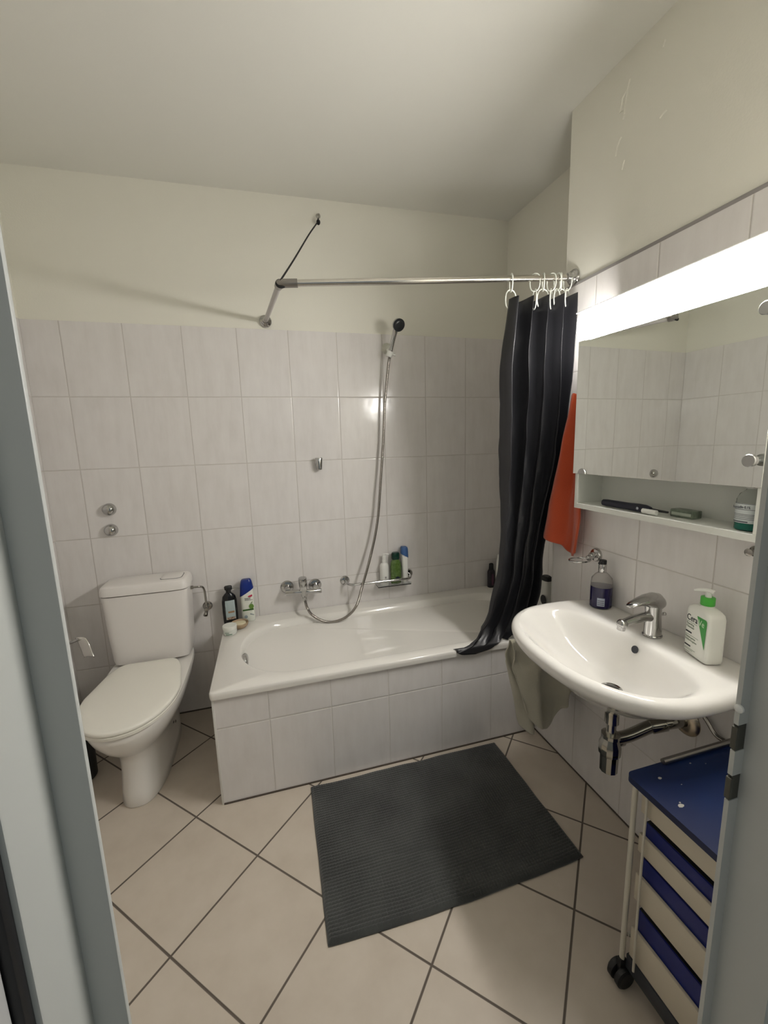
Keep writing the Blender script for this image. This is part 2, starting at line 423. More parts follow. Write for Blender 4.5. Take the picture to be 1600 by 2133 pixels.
def tubshape(x0, x1, y0, y1, aL, aR, nL=2.2, nR=2.6):
    cy, hy = (y0+y1)/2, (y1-y0)/2; out = []
    for k in range(61):
        t = math.pi/2+math.pi*k/60; c, s = math.cos(t), math.sin(t)
        out.append((x0+aL+math.copysign(abs(c)**(2/nL), c)*aL, cy+math.copysign(abs(s)**(2/nL), s)*hy))
    for k in range(61):
        t = -math.pi/2+math.pi*k/60; c, s = math.cos(t), math.sin(t)
        out.append((x1-aR+math.copysign(abs(c)**(2/nR), c)*aR, cy+math.copysign(abs(s)**(2/nR), s)*hy))
    return out
TC0 = (1.42, -.375); NA = 256
A0 = [-math.pi+2*math.pi*(k+.5)/NA for k in range(NA)]
for cr_ in rrect(.572, 2.259, -.708, -.002, .014, 5): A0.append(math.atan2(cr_[1]-TC0[1], cr_[0]-TC0[0]))
A0 = sorted(set(round(a, 5) for a in A0))
rings = []
def tr(shape, z): rings.append([Vector((x, y, z)) for x, y in polar(shape, TC0, A0)])
ZR = .497
tr(rrect(.584, 2.259, -.697, -.002, .010, 5), ZR-.034)
tr(rrect(.574, 2.259, -.706, -.002, .012, 5), ZR-.031)
tr(rrect(.572, 2.259, -.708, -.002, .014, 5), ZR-.016)
tr(rrect(.5725, 2.259, -.7075, -.002, .014, 5), ZR-.0045)
tr(rrect(.5765, 2.257, -.7035, -.004, .014, 5), ZR)
ix0, ix1, iy0, iy1 = .668, 2.185, -.648, -.092
tr(tubshape(ix0, ix1, iy0, iy1, .27, .22), ZR)
for d, z in ((.004, .0012), (.010, .005), (.018, .014), (.026, .030), (.033, .06), (.045, .12), (.062, .20), (.085, .28), (.115, .33), (.16, .36), (.21, .372)):
    k = 1.0+z*1.6
    tr(tubshape(ix0+d*.5, ix1-d-.9*max(0, z-.02), iy0+d, iy1-d, max(.27-d*.4, .1), max(.22-d*.3, .1)), ZR-z)
bm = B(); skin(bm, rings); obj('basin', bm, m_enam, tub, auto=50)
# overflow cover
ov = (.706, -.43, .44)
bm = B(); lathe(bm, [(0, .030), (.004, .036), (.012, .039), (.018, .037), (.022, .031), (.023, .014), (.022, 0)], (.683, -.435, .462), (1, 0, .15), 32)
obj('overflow_knob', bm, m_chrome, tub)

# ------------------------------------------------------------------ bath mixer and shower
mx_ = thing('bath_mixer', 'chrome bath mixer tap on the tiled wall above the tub', 'tap', (.99, 0, .63))
for x, z in ((.909, .644), (1.063, .636)):
    bm = B(); lathe(bm, [(0, .036), (.006, .036), (.012, .031), (.014, .018), (.045, .017), (.06, .016)], (x, 0, z), (0, -1, 0)); obj('wall_rosette', bm, m_chrome, mx_)
bm = B(); cyl(bm, (.896, -.066, .632), (1.090, -.066, .622), .0140, bev=.002)
cyl(bm, (.995, -.070, .665), (.995, -.066, .600), .020, r2=.016, bev=.002); cyl(bm, (.996, -.066, .600), (.998, -.064, .572), .012, bev=.001)
obj('body', bm, m_chrome, mx_)
bm = B(); cyl(bm, (.990, -.082, .712), (.993, -.074, .655), .0225, bev=.004); box(bm, .972, 1.010, -.098, -.078, .640, .690, .006); obj('lever', bm, m_chrome, mx_)

bm = B()
hose = [(1.516, -.085, 1.868), (1.512, -.075, 1.84), (1.497, -.06, 1.70), (1.488, -.055, 1.605), (1.478, -.05, 1.45), (1.468, -.05, 1.347), (1.450, -.055, 1.18), (1.432, -.06, 1.027),
        (1.410, -.07, .92), (1.384, -.08, .83), (1.350, -.10, .735), (1.312, -.115, .635), (1.262, -.12, .55), (1.205, -.115, .492), (1.135, -.10, .468), (1.075, -.09, .480), (1.025, -.075, .515), (1.003, -.066, .555), (.998, -.064, .576)]
# the hose hangs clear of the rim, in front of the wall
hose = [(x, y-(.055 if .44 < z < .56 else 0), z) for x, y, z in hose]
tube(bm, hose, .0072, 12, 14)
ho = obj('shower_hose', bm, pmat('metal_hose', (.33, .305, .28), .22, metal=1.0, bscale=500, bstr=.3), base=(1.516, -.085, 1.868))
tag(ho, 'long metal shower hose looping from the bath mixer up to the handset', 'shower hose')

hs = thing('hand_shower', 'chrome handset with a black spray face held up on the wall bracket', 'shower head', (1.52, -.085, 1.87))
bm = B()
hpts = [(1.516, -.085, 1.868), (1.521, -.092, 1.90), (1.529, -.105, 1.945), (1.537, -.125, 1.985), (1.541, -.145, 2.005)]
tube(bm, hpts, .011, 20, 8, rad=lambda t: .009+.006*t); obj('handle', bm, m_chrome, hs)
hd = Vector((.12, -.88, -.46)).normalized(); hc = Vector((1.543, -.150, 2.012))
bm = B(); lathe(bm, [(-.018, .004), (-.016, .016), (-.008, .026), (.002, .031), (.012, .0315), (.014, .030)], hc, hd); obj('head', bm, m_chrome, hs)
bm = B(); lathe(bm, [(.013, .031), (.017, .0315), (.0185, .029), (.0175, .020), (.0185, .018), (.0195, .012), (.0195, 0)], hc, hd); obj('spray_face', bm, pmat('spray_face', (.02, .022, .025), .35), hs)
br = thing('shower_bracket', 'white suction bracket holding the shower handset on the tiles', 'shower holder', (1.523, 0, 1.92))
bm = B(); lathe(bm, [(0, .030), (.004, .030), (.012, .024), (.020, .014), (.030, .011)], (1.526, 0, 1.925), (0, -1, 0)); obj('suction_cup', bm, pmat('cup_plastic', (.60, .60, .52), .3), br)
bm = B(); cyl(bm, (1.510, -.084, 1.865), (1.520, -.088, 1.892), .016, 24, r2=.018, bev=.002); cyl(bm, (1.526, -.02, 1.918), (1.518, -.075, 1.882), .009, 20); cyl(bm, (1.535, -.07, 1.882), (1.552, -.07, 1.879), .006, 16, bev=.001)
obj('clamp', bm, m_white, br)
lb = thing('wall_bracket', 'small chrome handset bracket on the tiles above the bath mixer', 'shower holder', (1.12, 0, 1.32))
bm = B(); lathe(bm, [(0, .019), (.004, .019), (.008, .015)], (1.120, 0, 1.318), (0, -1, 0)); obj('base', bm, m_chrome, lb)
bm = B()
skin(bm, [sring(1.12, -.027, z, rx, ry, 2.6, 28) for z, rx, ry in ((1.286, .012, .012), (1.288, .0145, .0145), (1.30, .016, .017), (1.345, .020, .021), (1.350, .018, .019), (1.350, .013, .013), (1.32, .011, .011))])
obj('holder', bm, m_chrome, lb)

# grab rail with shelf and bottles
gr = thing('bath_rail', 'chrome rail with rosettes and a clear shelf on the wall above the tub', 'bath rail', (1.43, 0, .64))
for x, z in ((1.235, .642), (1.622, .640)):
    bm = B(); lathe(bm, [(0, .027), (.006, .027), (.012, .022), (.014, .010)], (x, 0, z), (0, -1, 0)); obj('rosette', bm, m_chrome, gr)
bm = B(); tube(bm, [(1.235, -.004, .642), (1.238, -.050, .640), (1.256, -.078, .638), (1.290, -.084, .638), (1.45, -.084, .637), (1.57, -.084, .636), (1.602, -.078, .636), (1.619, -.050, .638), (1.622, -.004, .640)], .0075, 16, 8); obj('bar', bm, m_chrome, gr)
bm = B(); box(bm, 1.415, 1.615, -.072, -.003, .596, .6005, .001); box(bm, 1.415, 1.615, -.075, -.072, .596, .612, .0005); obj('shelf', bm, m_glass, gr, smooth=False)
SZ = .6008
pb = thing('pump_bottle', 'white pump bottle, leftmost on the bath rail shelf', 'bottle', (1.463, -.040, SZ))
bm = B(); bottle(bm, 1.463, -.040, SZ, [(0, .022, .022), (.002, .0245, .0245), (.10, .0265, .0265), (.118, .025, .025), (.128, .019, .019), (.133, .0125, .0125), (.150, .0125, .0125), (.151, .0105, .0105)]); obj('body', bm, m_white, pb)
bm = B(); cyl(bm, (1.463, -.040, SZ+.1503), (1.463, -.040, SZ+.176), .0105, 24, bev=.001); cyl(bm, (1.463, -.040, SZ+.176), (1.463, -.040, SZ+.187), .008, 20, bev=.001); tube(bm, [(1.458, -.040, SZ+.183), (1.475, -.044, SZ+.1845), (1.489, -.047, SZ+.181)], .0042, 12, 4); obj('pump', bm, m_white, pb)
bm = B(); patch(bm, 1.463, -.040, SZ, [(.020, .0250, .0250), (.022, .0250, .0250)], R(245), R(292)); obj('label_line', bm, pmat('grey_print_b', (.30, .29, .28), .5), pb); bm = B(); patch(bm, 1.463, -.040, SZ, [(.044, .0255, .0255), (.056, .0257, .0257)], R(262), R(280)); obj('label_mark', bm, pmat('grey_print', (.30, .29, .28), .5), pb)
gb = thing('shower_gel_bottle', 'green see-through bottle with a dark green cap between two white bottles', 'bottle', (1.533, -.038, SZ))
gp = [(0, .026, .017), (.003, .030, .020), (.05, .032, .021), (.105, .033, .021), (.130, .029, .019), (.142, .021, .016), (.146, .018, .015)]
bm = B(); bottle(bm, 1.533, -.038, SZ, gp, 2.5); obj('body', bm, pmat('green_gel', (.055, .12, .018), .15, coat=.5, nscale=70, ncol=(.12, .19, .05)), gb)
bm = B(); bottle(bm, 1.533, -.038, SZ, [(.1463, .021, .016), (.150, .0235, .018), (.178, .0235, .018), (.187, .020, .015), (.189, .013, .010)], 2.6); obj('cap', bm, pmat('dark_green', (.004, .035, .022), .25), gb)
bm = B(); lathe(bm, [(0, .015), (.0008, .015), (.001, .0)], (1.537, -.0602, SZ+.032), (.05, -1, 0), 24); obj('emblem', bm, pmat('navy_print', (.012, .016, .03), .4), gb)
bb = thing('shampoo_bottle', 'white bottle with a pale blue cap, rightmost on the bath rail shelf', 'bottle', (1.588, -.038, SZ))
bm = B(); bottle(bm, 1.588, -.038, SZ, [(0, .014, .020), (.003, .017, .024), (.08, .0175, .026), (.150, .020, .025), (.178, .021, .021)], 2.4); obj('body', bm, m_white, bb)
def slantcap(bm, cx, cy, zl, zr, zt, rx, ry, n=2.4):
    r0 = [Vector((p.x, p.y, zl+(zr-zl)*((p.x-cx)/rx+1)/2)) for p in sring(cx, cy, 0, rx, ry, n, 40)]
    r1 = [Vector((p.x, p.y, zt-.010-.006*((p.x-cx)/rx))) for p in sring(cx, cy, 0, rx*.93, ry*.9, n, 40)]
    r2 = [Vector((p.x, p.y, zt-.002-.004*((p.x-cx)/rx))) for p in sring(cx, cy, 0, rx*.80, ry*.72, n, 40)]
    r3 = [Vector((p.x, p.y, zt)) for p in sring(cx, cy, 0, rx*.5, ry*.4, n, 40)]
    skin(bm, [r0, r1, r2, r3])
bm = B(); slantcap(bm, 1.588, -.038, SZ+.176, SZ+.150, SZ+.218, .0225, .0255); obj('cap', bm, pmat('sky_blue', (.045, .12, .30), .3), bb)

# ------------------------------------------------------------------ things on the tub corner (left)
ZB = ZR+.0006
sb = thing('shampoo_bottle', 'black shampoo bottle with a pale label on the left tub corner', 'bottle', (.607, -.050, ZB))
bp_ = [(0, .033, .018), (.004, .036, .021), (.06, .038, .022), (.125, .037, .022), (.150, .032, .020), (.162, .022, .016), (.170, .013, .012)]
bm = B(); bottle(bm, .607, -.050, ZB, bp_, 2.5, R(8)); obj('body', bm, pmat('black_gloss', (.008, .008, .009), .2), sb)
bm = B(); bottle(bm, .607, -.050, ZB, [(.1705, .013, .012), (.182, .013, .012), (.187, .019, .015), (.200, .020, .015), (.205, .017, .012), (.206, .010, .008)], 2.4, R(8)); obj('cap', bm, m_blk, sb)
bm = B(); patch(bm, .607, -.050, ZB, [(.028, .037, .0215), (.06, .038, .022), (.112, .037, .022), (.124, .037, .022), (.132, .036, .0215)], R(238), R(306), 2.5, R(8)); lb_ = obj('label', bm, pmat('label_blue', (.42, .50, .50), .5), sb)
bm = B(); patch(bm, .607, -.050, ZB, [(.028, .037, .0215), (.042, .0375, .0218)], R(242), R(300), 2.5, R(8), grow=.0012); obj('label_picture', bm, pmat('coconut_print', (.20, .10, .05), .6, nscale=90, ncol=(.62, .55, .45)), sb)
bm = B(); patch(bm, .607, -.050, ZB, [(.064, .038, .022), (.074, .038, .022)], R(258), R(296), 2.5, R(8), grow=.0012); obj('label_text', bm, pmat('tan_print', (.32, .20, .11), .6), sb)

h2 = thing('shampoo_bottle', 'white shampoo bottle with dark blue slanted cap and green apple on the tub corner', 'bottle', (.697, -.045, ZB))
hp = [(0, .031, .018), (.004, .034, .021), (.03, .034, .022), (.07, .033, .022), (.10, .033, .022), (.13, .034, .022), (.152, .034, .022), (.178, .030, .019)]
bm = B(); bottle(bm, .697, -.045, ZB, hp, 2.6, R(-6)); obj('body', bm, pmat('shampoo_white', (.78, .80, .72), .3), h2)
def hs_ring(z, s, tilt): return [Vector((p.x, p.y, z+tilt*(p.x-.697)/.036)) for p in sring(.697, -.045, 0, .036*s, .0235*s, 2.6, 40, R(-6))]
bm = B(); skin(bm, [hs_ring(ZB+.160, 1, .022), hs_ring(ZB+.205, .86, .010), hs_ring(ZB+.226, .72, .004), hs_ring(ZB+.231, .60, .002), hs_ring(ZB+.232, .3, 0)]); obj('cap', bm, pmat('royal_blue', (.006, .025, .20), .25), h2)
fx = lambda du, z: (.697+du, -.0688-.10*du, ZB+z)
FU, FV = Vector((.994, -.105, 0)), Vector((0, 0, 1))
bm = B(); plate(bm, fx(0, 0), FU, FV, [(-.026, .062), (.030, .066), (.030, .074), (-.026, .070)], .0008); obj('green_band', bm, pmat('band_green', (.03, .10, .015), .5), h2, smooth=False)
bm = B(); plate(bm, fx(0, 0), FU, FV, [(.0195+.0125*math.cos(t), .086+.0135*math.sin(t)) for t in [k*math.pi/12 for k in range(24)]], .0010)
plate(bm, fx(0, 0), FU, FV, [(.018, .099), (.022, .108), (.028, .116), (.025, .106)], .0010); obj('apple_print', bm, pmat('apple_green', (.14, .27, .05), .4), h2, smooth=False)
bm = B(); plate(bm, fx(0, 0), FU, FV, [(.004, .141), (.010, .145), (.028, .152), (.028, .142), (.020, .138), (.010, .138)], .0008); obj('pink_mark', bm, pmat('pink_print', (.55, .03, .09), .5), h2, smooth=False)
text('brand_text', 'head &\nshoulders', .0105, fx(-.012, .128), FU, FV, pmat('navy_ink', (.01, .015, .06), .5), h2, space=.8)
bm = B(); plate(bm, fx(0, 0), FU, FV, [(-.0115+.0085*math.cos(t), .030+.0085*math.sin(t)) for t in [k*math.pi/10 for k in range(20)]], .0008)
plate(bm, fx(0, 0), FU, FV, [(.008, .042), (.030, .036), (.030, .040), (.012, .047)], .0008); obj('small_print', bm, pmat('grey_print_2', (.28, .33, .35), .5), h2, smooth=False)

j = thing('cream_jar', 'white cream jar with green script on the front tub corner', 'jar', (.612, -.188, ZB))
bm = B(); lathe(bm, [(0, .027), (.003, .031), (.012, .0335), (.030, .0335), (.031, .031)], (.612, -.188, ZB), seg=40); obj('body', bm, pmat('jar_white', (.74, .76, .70), .25), j)
bm = B(); lathe(bm, [(.0312, .0340), (.045, .0340), (.047, .0325), (.0475, 0)], (.612, -.188, ZB), seg=40); obj('lid', bm, pmat('lid_white', (.82, .83, .76), .35), j)
bm = B(); patch(bm, .612, -.188, ZB, [(.008, .0325, .0325), (.0125, .0335, .0335)], R(238), R(292)); patch(bm, .612, -.188, ZB, [(.018, .0335, .0335), (.021, .0335, .0335)], R(232), R(268)); obj('label_text', bm, pmat('jar_green', (.10, .22, .15), .5), j)
bw = thing('soap_bowl', 'small wooden bowl behind the cream jar', 'bowl', (.664, -.140, ZB))
bm = B(); lathe(bm, [(0, .022), (.004, .030), (.014, .040), (.026, .0445), (.030, .0435), (.029, .040), (.020, .036), (.014, .028), (.012, 0)], (.655, -.128, ZB), seg=40); obj('bowl', bm, pmat('pale_wood', (.36, .26, .16), .6, nscale=30, ncol=(.46, .34, .22)), bw)
so = obj('soap', (lambda b: (skin(b, [sring(.657, -.130, ZB+z, a, c, 2.4, 32) for z, a, c in ((.0145, .024, .018), (.017, .029, .023), (.026, .030, .024), (.030, .027, .021), (.0315, .015, .012))]), b)[1])(B()), pmat('soap_cream', (.74, .66, .46), .4), base=(.657, -.130, ZB+.0145))
tag(so, 'cream-coloured bar of soap lying in the wooden bowl', 'soap')

# corner bottles (right, partly behind the curtain)
cb = thing('dark_bottle', 'slim black bottle with purple print in the back corner of the tub', 'bottle', (2.163, -.036, ZB))
bm = B(); bottle(bm, 2.163, -.036, ZB, [(0, .020, .016), (.003, .023, .018), (.10, .023, .018), (.112, .018, .015), (.114, .014, .013)], 2.6); obj('body', bm, pmat('plum_black', (.02, .015, .022), .3), cb)
bm = B(); bottle(bm, 2.163, -.036, ZB, [(.1143, .015, .013), (.150, .013, .012), (.154, .010, .009)], 2.4); obj('cap', bm, m_blk, cb)
bm = B(); patch(bm, 2.163, -.036, ZB, [(.015, .023, .018), (.09, .023, .018)], R(262), R(285), 2.6); obj('label', bm, pmat('purple_print', (.10, .035, .07), .5), cb)
wb = thing('white_bottle', 'tall white bottle mostly hidden behind the curtain edge', 'bottle', (2.215, -.068, ZB))
bm = B(); bottle(bm, 2.215, -.068, ZB, [(0, .028, .020), (.004, .031, .023), (.10, .034, .023), (.17, .031, .021), (.20, .026, .018), (.215, .024, .017), (.217, .018, .012)], 2.6); obj('body', bm, m_white, wb)
nb = thing('care_bottle', 'white bottle with a black cap stripe and dark oval badge between curtain and wall', 'bottle', (2.222, -.50, ZB))
bm = B(); bottle(bm, 2.218, -.50, ZB, [(0, .024, .032), (.004, .027, .036), (.09, .028, .038), (.16, .024, .031), (.185, .020, .026)], 2.6); obj('body', bm, pmat('bottle_grey', (.62, .62, .58), .3), nb)
bm = B(); bottle(bm, 2.218, -.50, ZB, [(.1853, .021, .027), (.205, .021, .027), (.210, .015, .02)], 2.6); obj('cap', bm, m_blk, nb)
bm = B(); plate(bm, (2.1895, -.517, ZB+.088), (0, -1, 0), (0, 0, 1), [(.022*math.cos(t), .026*math.sin(t)) for t in [k*math.pi/12 for k in range(24)]], .0015); obj('badge', bm, m_blk, nb, smooth=False)

# ------------------------------------------------------------------ shower rod, cord, hook
EL = Vector((.937, -.690, 1.976)); RE = Vector((2.03, -.842, 2.019)); FL = Vector((.895, 0, 2.036))
rd = thing('curtain_rod', 'angled chrome shower curtain rod fixed to the back and right walls', 'curtain rod', tuple(FL))
def flange(bm, c, ax):
    lathe(bm, [(0, .029), (.004, .030), (.009, .028), (.012, .023), (.018, .022), (.022, .016), (.034, .0145), (.036, .012)], c, ax, 36)
bm = B(); flange(bm, FL+Vector((0, 0, 0)), (0, -1, 0)); obj('wall_flange', bm, m_chrome, rd)
bm = B(); flange(bm, RE, (-1, 0, 0)); obj('wall_flange', bm, m_chrome, rd)
dl = (RE-EL).normalized(); ds = (FL-EL).normalized()
bm = B(); cyl(bm, EL+dl*.05, RE, .0115, 28); obj('long_bar', bm, m_rod, rd)
bm = B(); cyl(bm, EL+ds*.03, FL, .0105, 28); obj('short_bar', bm, pmat('painted_bar', (.50, .47, .45), .35), rd)
bm = B(); tube(bm, [EL+ds*.035, EL+ds*.02, EL+ds*.003+dl*.003, EL+dl*.02, EL+dl*.062], .0145, 24, 6); obj('elbow', bm, pmat('elbow_metal', (.33, .31, .29), .3, metal=1.0), rd)
HK = Vector((1.187, 0.006, 2.548))
hk = thing('wall_hook', 'small screw hook in the plaster above the tub', 'hook', tuple(HK))
bm = B(); lathe(bm, [(0, .012), (.003, .012), (.008, .008), (.010, .005)], HK, (0, -1, 0), 20); obj('plug', bm, pmat('hook_grey', (.42, .40, .36), .5), hk)
bm = B(); tube(bm, [HK+Vector((0, -.008, 0)), HK+Vector((0, -.024, 0)), HK+Vector((0, -.034, -.010)), HK+Vector((-.003, -.030, -.026)), HK+Vector((-.006, -.020, -.022))], .0028, 10, 6); obj('hook', bm, m_satin, hk)
bm = B(); k0 = HK+Vector((-.005, -.030, -.028))
tube(bm, [k0+Vector((.002, 0, .006)), k0+Vector((-.001, 0, -.008)), k0+Vector((-.006, -.01, -.020)), k0.lerp(EL, .3), k0.lerp(EL, .7), EL+Vector((.01, .004, .020)), EL+Vector((.006, 0, .013))], .0032, 10, 5)
sph(bm, k0+Vector((0, -.002, -.014)), .010, 1, 1, 1.3, 14)
tube(bm, [EL+Vector((.004, 0, 0))+Vector((math.cos(a)*.0155, .0155*math.sin(a)*.6, math.sin(a)*.0155)) for a in [k*math.pi/10 for k in range(20)]], .0035, 8, 0, closed=True)
cdn = obj('cord', bm, m_cord, base=tuple(k0)); tag(cdn, 'black cord holding the rod elbow up to the wall hook', 'cord')

# ------------------------------------------------------------------ curtain and rings
XLt = [(.50, 1.545), (.512, 1.565), (.522, 1.650), (.54, 1.700), (.56, 1.712), (.624, 1.744), (.739, 1.762), (.82, 1.782), (1.0, 1.788), (1.13, 1.786), (1.45, 1.765), (1.72, 1.745), (1.85, 1.757), (1.95, 1.765)]
XRt = [(.50, 1.935), (.56, 1.965), (.73, 2.000), (.92, 2.002), (1.14, 2.010), (1.34, 2.018), (1.54, 2.022), (1.75, 2.012), (1.95, 2.000)]
Yt = [(.50, -.684), (.60, -.700), (.80, -.725), (1.1, -.752), (1.5, -.785), (1.95, -.822)]
def curtain(u, v):
    zt_ = 1.932+.012*u
    z = zt_-(zt_-.501)*v
    xl, xr, y = sm(XLt, z), sm(XRt, z), sm(Yt, z)
    top = math.exp(-((1.95-z)/.25)**2)
    # gathers: pointed pleats at the top relaxing into softer folds
    ph = 2*math.pi*4.15*(u**1.05)+.55*math.sin(z*3.1)*(1-top)
    A = .030+.006*math.sin(z*4.0+1)
    k = math.sin(ph); k = math.copysign(abs(k)**.75, k)
    dy = -A*k
    dx = .012*math.cos(ph)*(1-.4*top)
    n = noise.noise(Vector((u*7, z*3.2, 1.3)))*.010+noise.noise(Vector((u*17+z*5, z*7, 4.3)))*.0055+abs(noise.noise(Vector((u*9-z*7, z*5, 9.1))))*.008
    x = xl+(xr-xl)*u+dx*min(1, min(u, 1-u)*6+.0)
    x = min(x, 2.024)
    b_ = max(0, (.62-z)/.12); b_ = min(b_, 1)
    dy = dy*(1-.55*b_)
    yy = y+dy+n*(1-top*.6)
    yy -= .050*u**1.5*min(1, max(0, (z-.95)/.4))
    # bottom hem lies on the rim, spreading to the left
    if z < .60 and u < .55:
        w = (.60-z)/.10*(1-u/.55); yy += .010*w
    zz = z+(.003*math.sin(ph+.6) if v < .001 else 0)
    if z < .54: zz = max(z, ZR+.006)+.003*max(0, math.sin(ph*.9+.5))
    hem = max(0, (v-.95)/.05)        # the hem hangs a little over the front lip
    if hem > 0 and u < .62:
        g = math.sin(math.pi*min(1, (u+.06)/.68)); h1 = min(1, hem/.6); h2 = max(0, (hem-.6)/.4)
        yt_ = -.7155+.010*(1-min(1, g*2))
        yy = yy+(yt_-yy)*h1*min(1, g*2); zz = zz+(ZR+.005-zz)*h1
        if yy < -.7105: zz -= .034*g*h2
    elif zz < ZR+.02 and yy < -.700: yy = max(yy, -.704)
    return Vector((x, yy, zz))
bm = B(); sheet(bm, curtain, 220, 260)
cu = obj('shower_curtain', bm, m_curt, base=(1.9, -.82, 1.95), mods=[('SOLIDIFY', dict(thickness=.0012, offset=0))], auto=0)
tag(cu, 'black fabric shower curtain gathered at the right end of the rod', 'shower curtain')
ring0 = thing('curtain_ring', 'double-link white plastic curtain ring hanging on the rod', 'curtain ring', (0, 0, 0), 'curtain rings on the rod')
def oval(bm, c, w, h, r, U):
    U = Vector(U).normalized()
    pts = []
    for k in range(36):
        t = 2*math.pi*k/36; cc_, ss = math.cos(t), math.sin(t)
        pts.append(Vector(c)+U*(math.copysign(abs(cc_)**.8, cc_)*w/2)+Vector((0, 0, math.copysign(abs(ss)**.9, ss)*h/2)))
    tube(bm, pts, r, 8, closed=True)
bm = B(); oval(bm, (0, 0, -.014), .036, .062, .0022, (.25, 1, 0)); obj('upper_link', bm, m_ring, ring0)
bm = B(); oval(bm, (0, 0, -.074), .048, .070, .0022, (1, .1, 0)); obj('lower_link', bm, m_ring, ring0)
rlabels = ['white plastic curtain ring hanging alone at the left end of the curtain', 'second white curtain ring from the left on the rod', 'third white curtain ring from the left on the rod',
           'middle one of the seven white curtain rings', 'third white curtain ring counted from the right wall', 'second white curtain ring counted from the right wall', 'white curtain ring on the rod nearest the right wall flange']
for i, (x, rz) in enumerate(((1.778, 0), (1.872, 65), (1.905, -10), (1.938, 40), (1.962, 20), (1.975, -15), (2.003, 30))):
    q = ring0 if i == 0 else copy_thing(ring0, 0)
    t = (x-EL.x)/(RE.x-EL.x); p = EL.lerp(RE, t)
    q.location = p+Vector((0, 0, .0)); q.rotation_euler = (0, 0, R(rz)); q['label'] = rlabels[i]

# ------------------------------------------------------------------ toilet
to = thing('toilet', 'white floor-standing toilet with closed lid and wall cistern behind it', 'toilet', (.245, -.35, 0))
TX = .247
def trg(z, yb, yf, rx, nb=3.2, nf=2.2, N=64, yw=None):
    yw = yw if yw is not None else yb-(yb-yf)*.50   # y of greatest width
    out = []
    for k in range(N):
        t = 2*math.pi*k/N; c, s = math.cos(t), math.sin(t)
        n = nf if s < 0 else nb; ry = (yw-yf) if s < 0 else (yb-yw)
        out.append(Vector((TX+math.copysign(abs(c)**(2/n), c)*rx, yw+math.copysign(abs(s)**(2/n), s)*ry, z)))
    return out
bm = B()
skin(bm, [trg(0, -.07, -.600, .088, 4, 2.6), trg(.004, -.068, -.603, .091, 4, 2.6), trg(.05, -.065, -.598, .089, 4, 2.5), trg(.12, -.06, -.585, .088, 4, 2.4), trg(.18, -.05, -.580, .094, 4, 2.3), trg(.215, -.04, -.592, .105, 4, 2.2),
          trg(.25, -.03, -.628, .128, 4, 2.15), trg(.29, -.02, -.672, .152, 4, 2.1), trg(.33, -.01, -.704, .170, 5, 2.1), trg(.365, -.008, -.722, .179, 5, 2.1), trg(.385, -.005, -.727, .181, 6, 2.1), trg(.396, -.005, -.722, .178, 6, 2.1), trg(.398, -.01, -.70, .16, 6, 2.1)])
obj('bowl', bm, m_cer2, to, auto=60)
def lidr(z, s): 
    out = []
    for k in range(72):
        t = 2*math.pi*k/72; c, sn = math.cos(t), math.sin(t)
        if sn < 0: y = -.47-abs(sn)**(2/2.1)*.268*s; x = math.copysign(abs(c)**(2/2.1), c)*.181*s
        else: y = -.47+abs(sn)**(2/10)*.262*s; x = math.copysign(abs(c)**(2/10), c)*.181*s; x *= 1-.33*((y+.47)/.262)**1.6
        out.append(Vector((TX+x, y, z)))
    return out
bm = B(); skin(bm, [lidr(.3985, .955), lidr(.400, .99), lidr(.411, .997), lidr(.4135, .98)]); obj('seat', bm, m_lidp, to, auto=50)
bm = B(); skin(bm, [lidr(.4142, .975), lidr(.4155, .993), lidr(.420, 1.0), lidr(.4265, .998), lidr(.4305, .985), lidr(.4325, .95), lidr(.4332, .8), lidr(.4335, .4)]); obj('lid', bm, m_lidp, to, auto=60)
for z, y in ((.150, -.30), (.128, -.262)):
    bm = B(); sph(bm, (TX+.0905, y, z), .0065, .5, 1, 1, 12); obj('bolt_cap', bm, m_blk if z > .14 else m_satin, to)
bm = B()
CX = .249
skin(bm, [sring(CX, -.093, z, rx, ry, 7, 64) for z, rx, ry in ((.408, .160, .078), (.411, .166, .084), (.43, .171, .087), (.55, .178, .089), (.70, .184, .090), (.7495, .187, .090))])
obj('cistern', bm, m_cist, to, auto=50)
bm = B()
skin(bm, [sring(CX, -.095, z, rx, ry, 7, 64) for z, rx, ry in ((.7535, .186, .089), (.756, .1915, .093), (.775, .1905, .092), (.792, .186, .088), (.799, .179, .081), (.802, .168, .070), (.8025, .05, .02))])
cl = obj('cistern_lid', bm, m_cist, to, auto=50)
bm = B(); skin(bm, [sring(.362, -.100, z, rx, ry, 5, 40) for z, rx, ry in ((.8015, .047, .048), (.8055, .047, .048), (.8075, .044, .045), (.808, .02, .02))]); obj('flush_button', bm, m_cist, to)
bm = B(); skin(bm, [sring(.362, -.100, z, rx, ry, 5, 40) for z, rx, ry in ((.8005, .0495, .0505), (.8028, .0495, .0505), (.803, .046, .047))]); obj('button_gap', bm, m_dark, to)

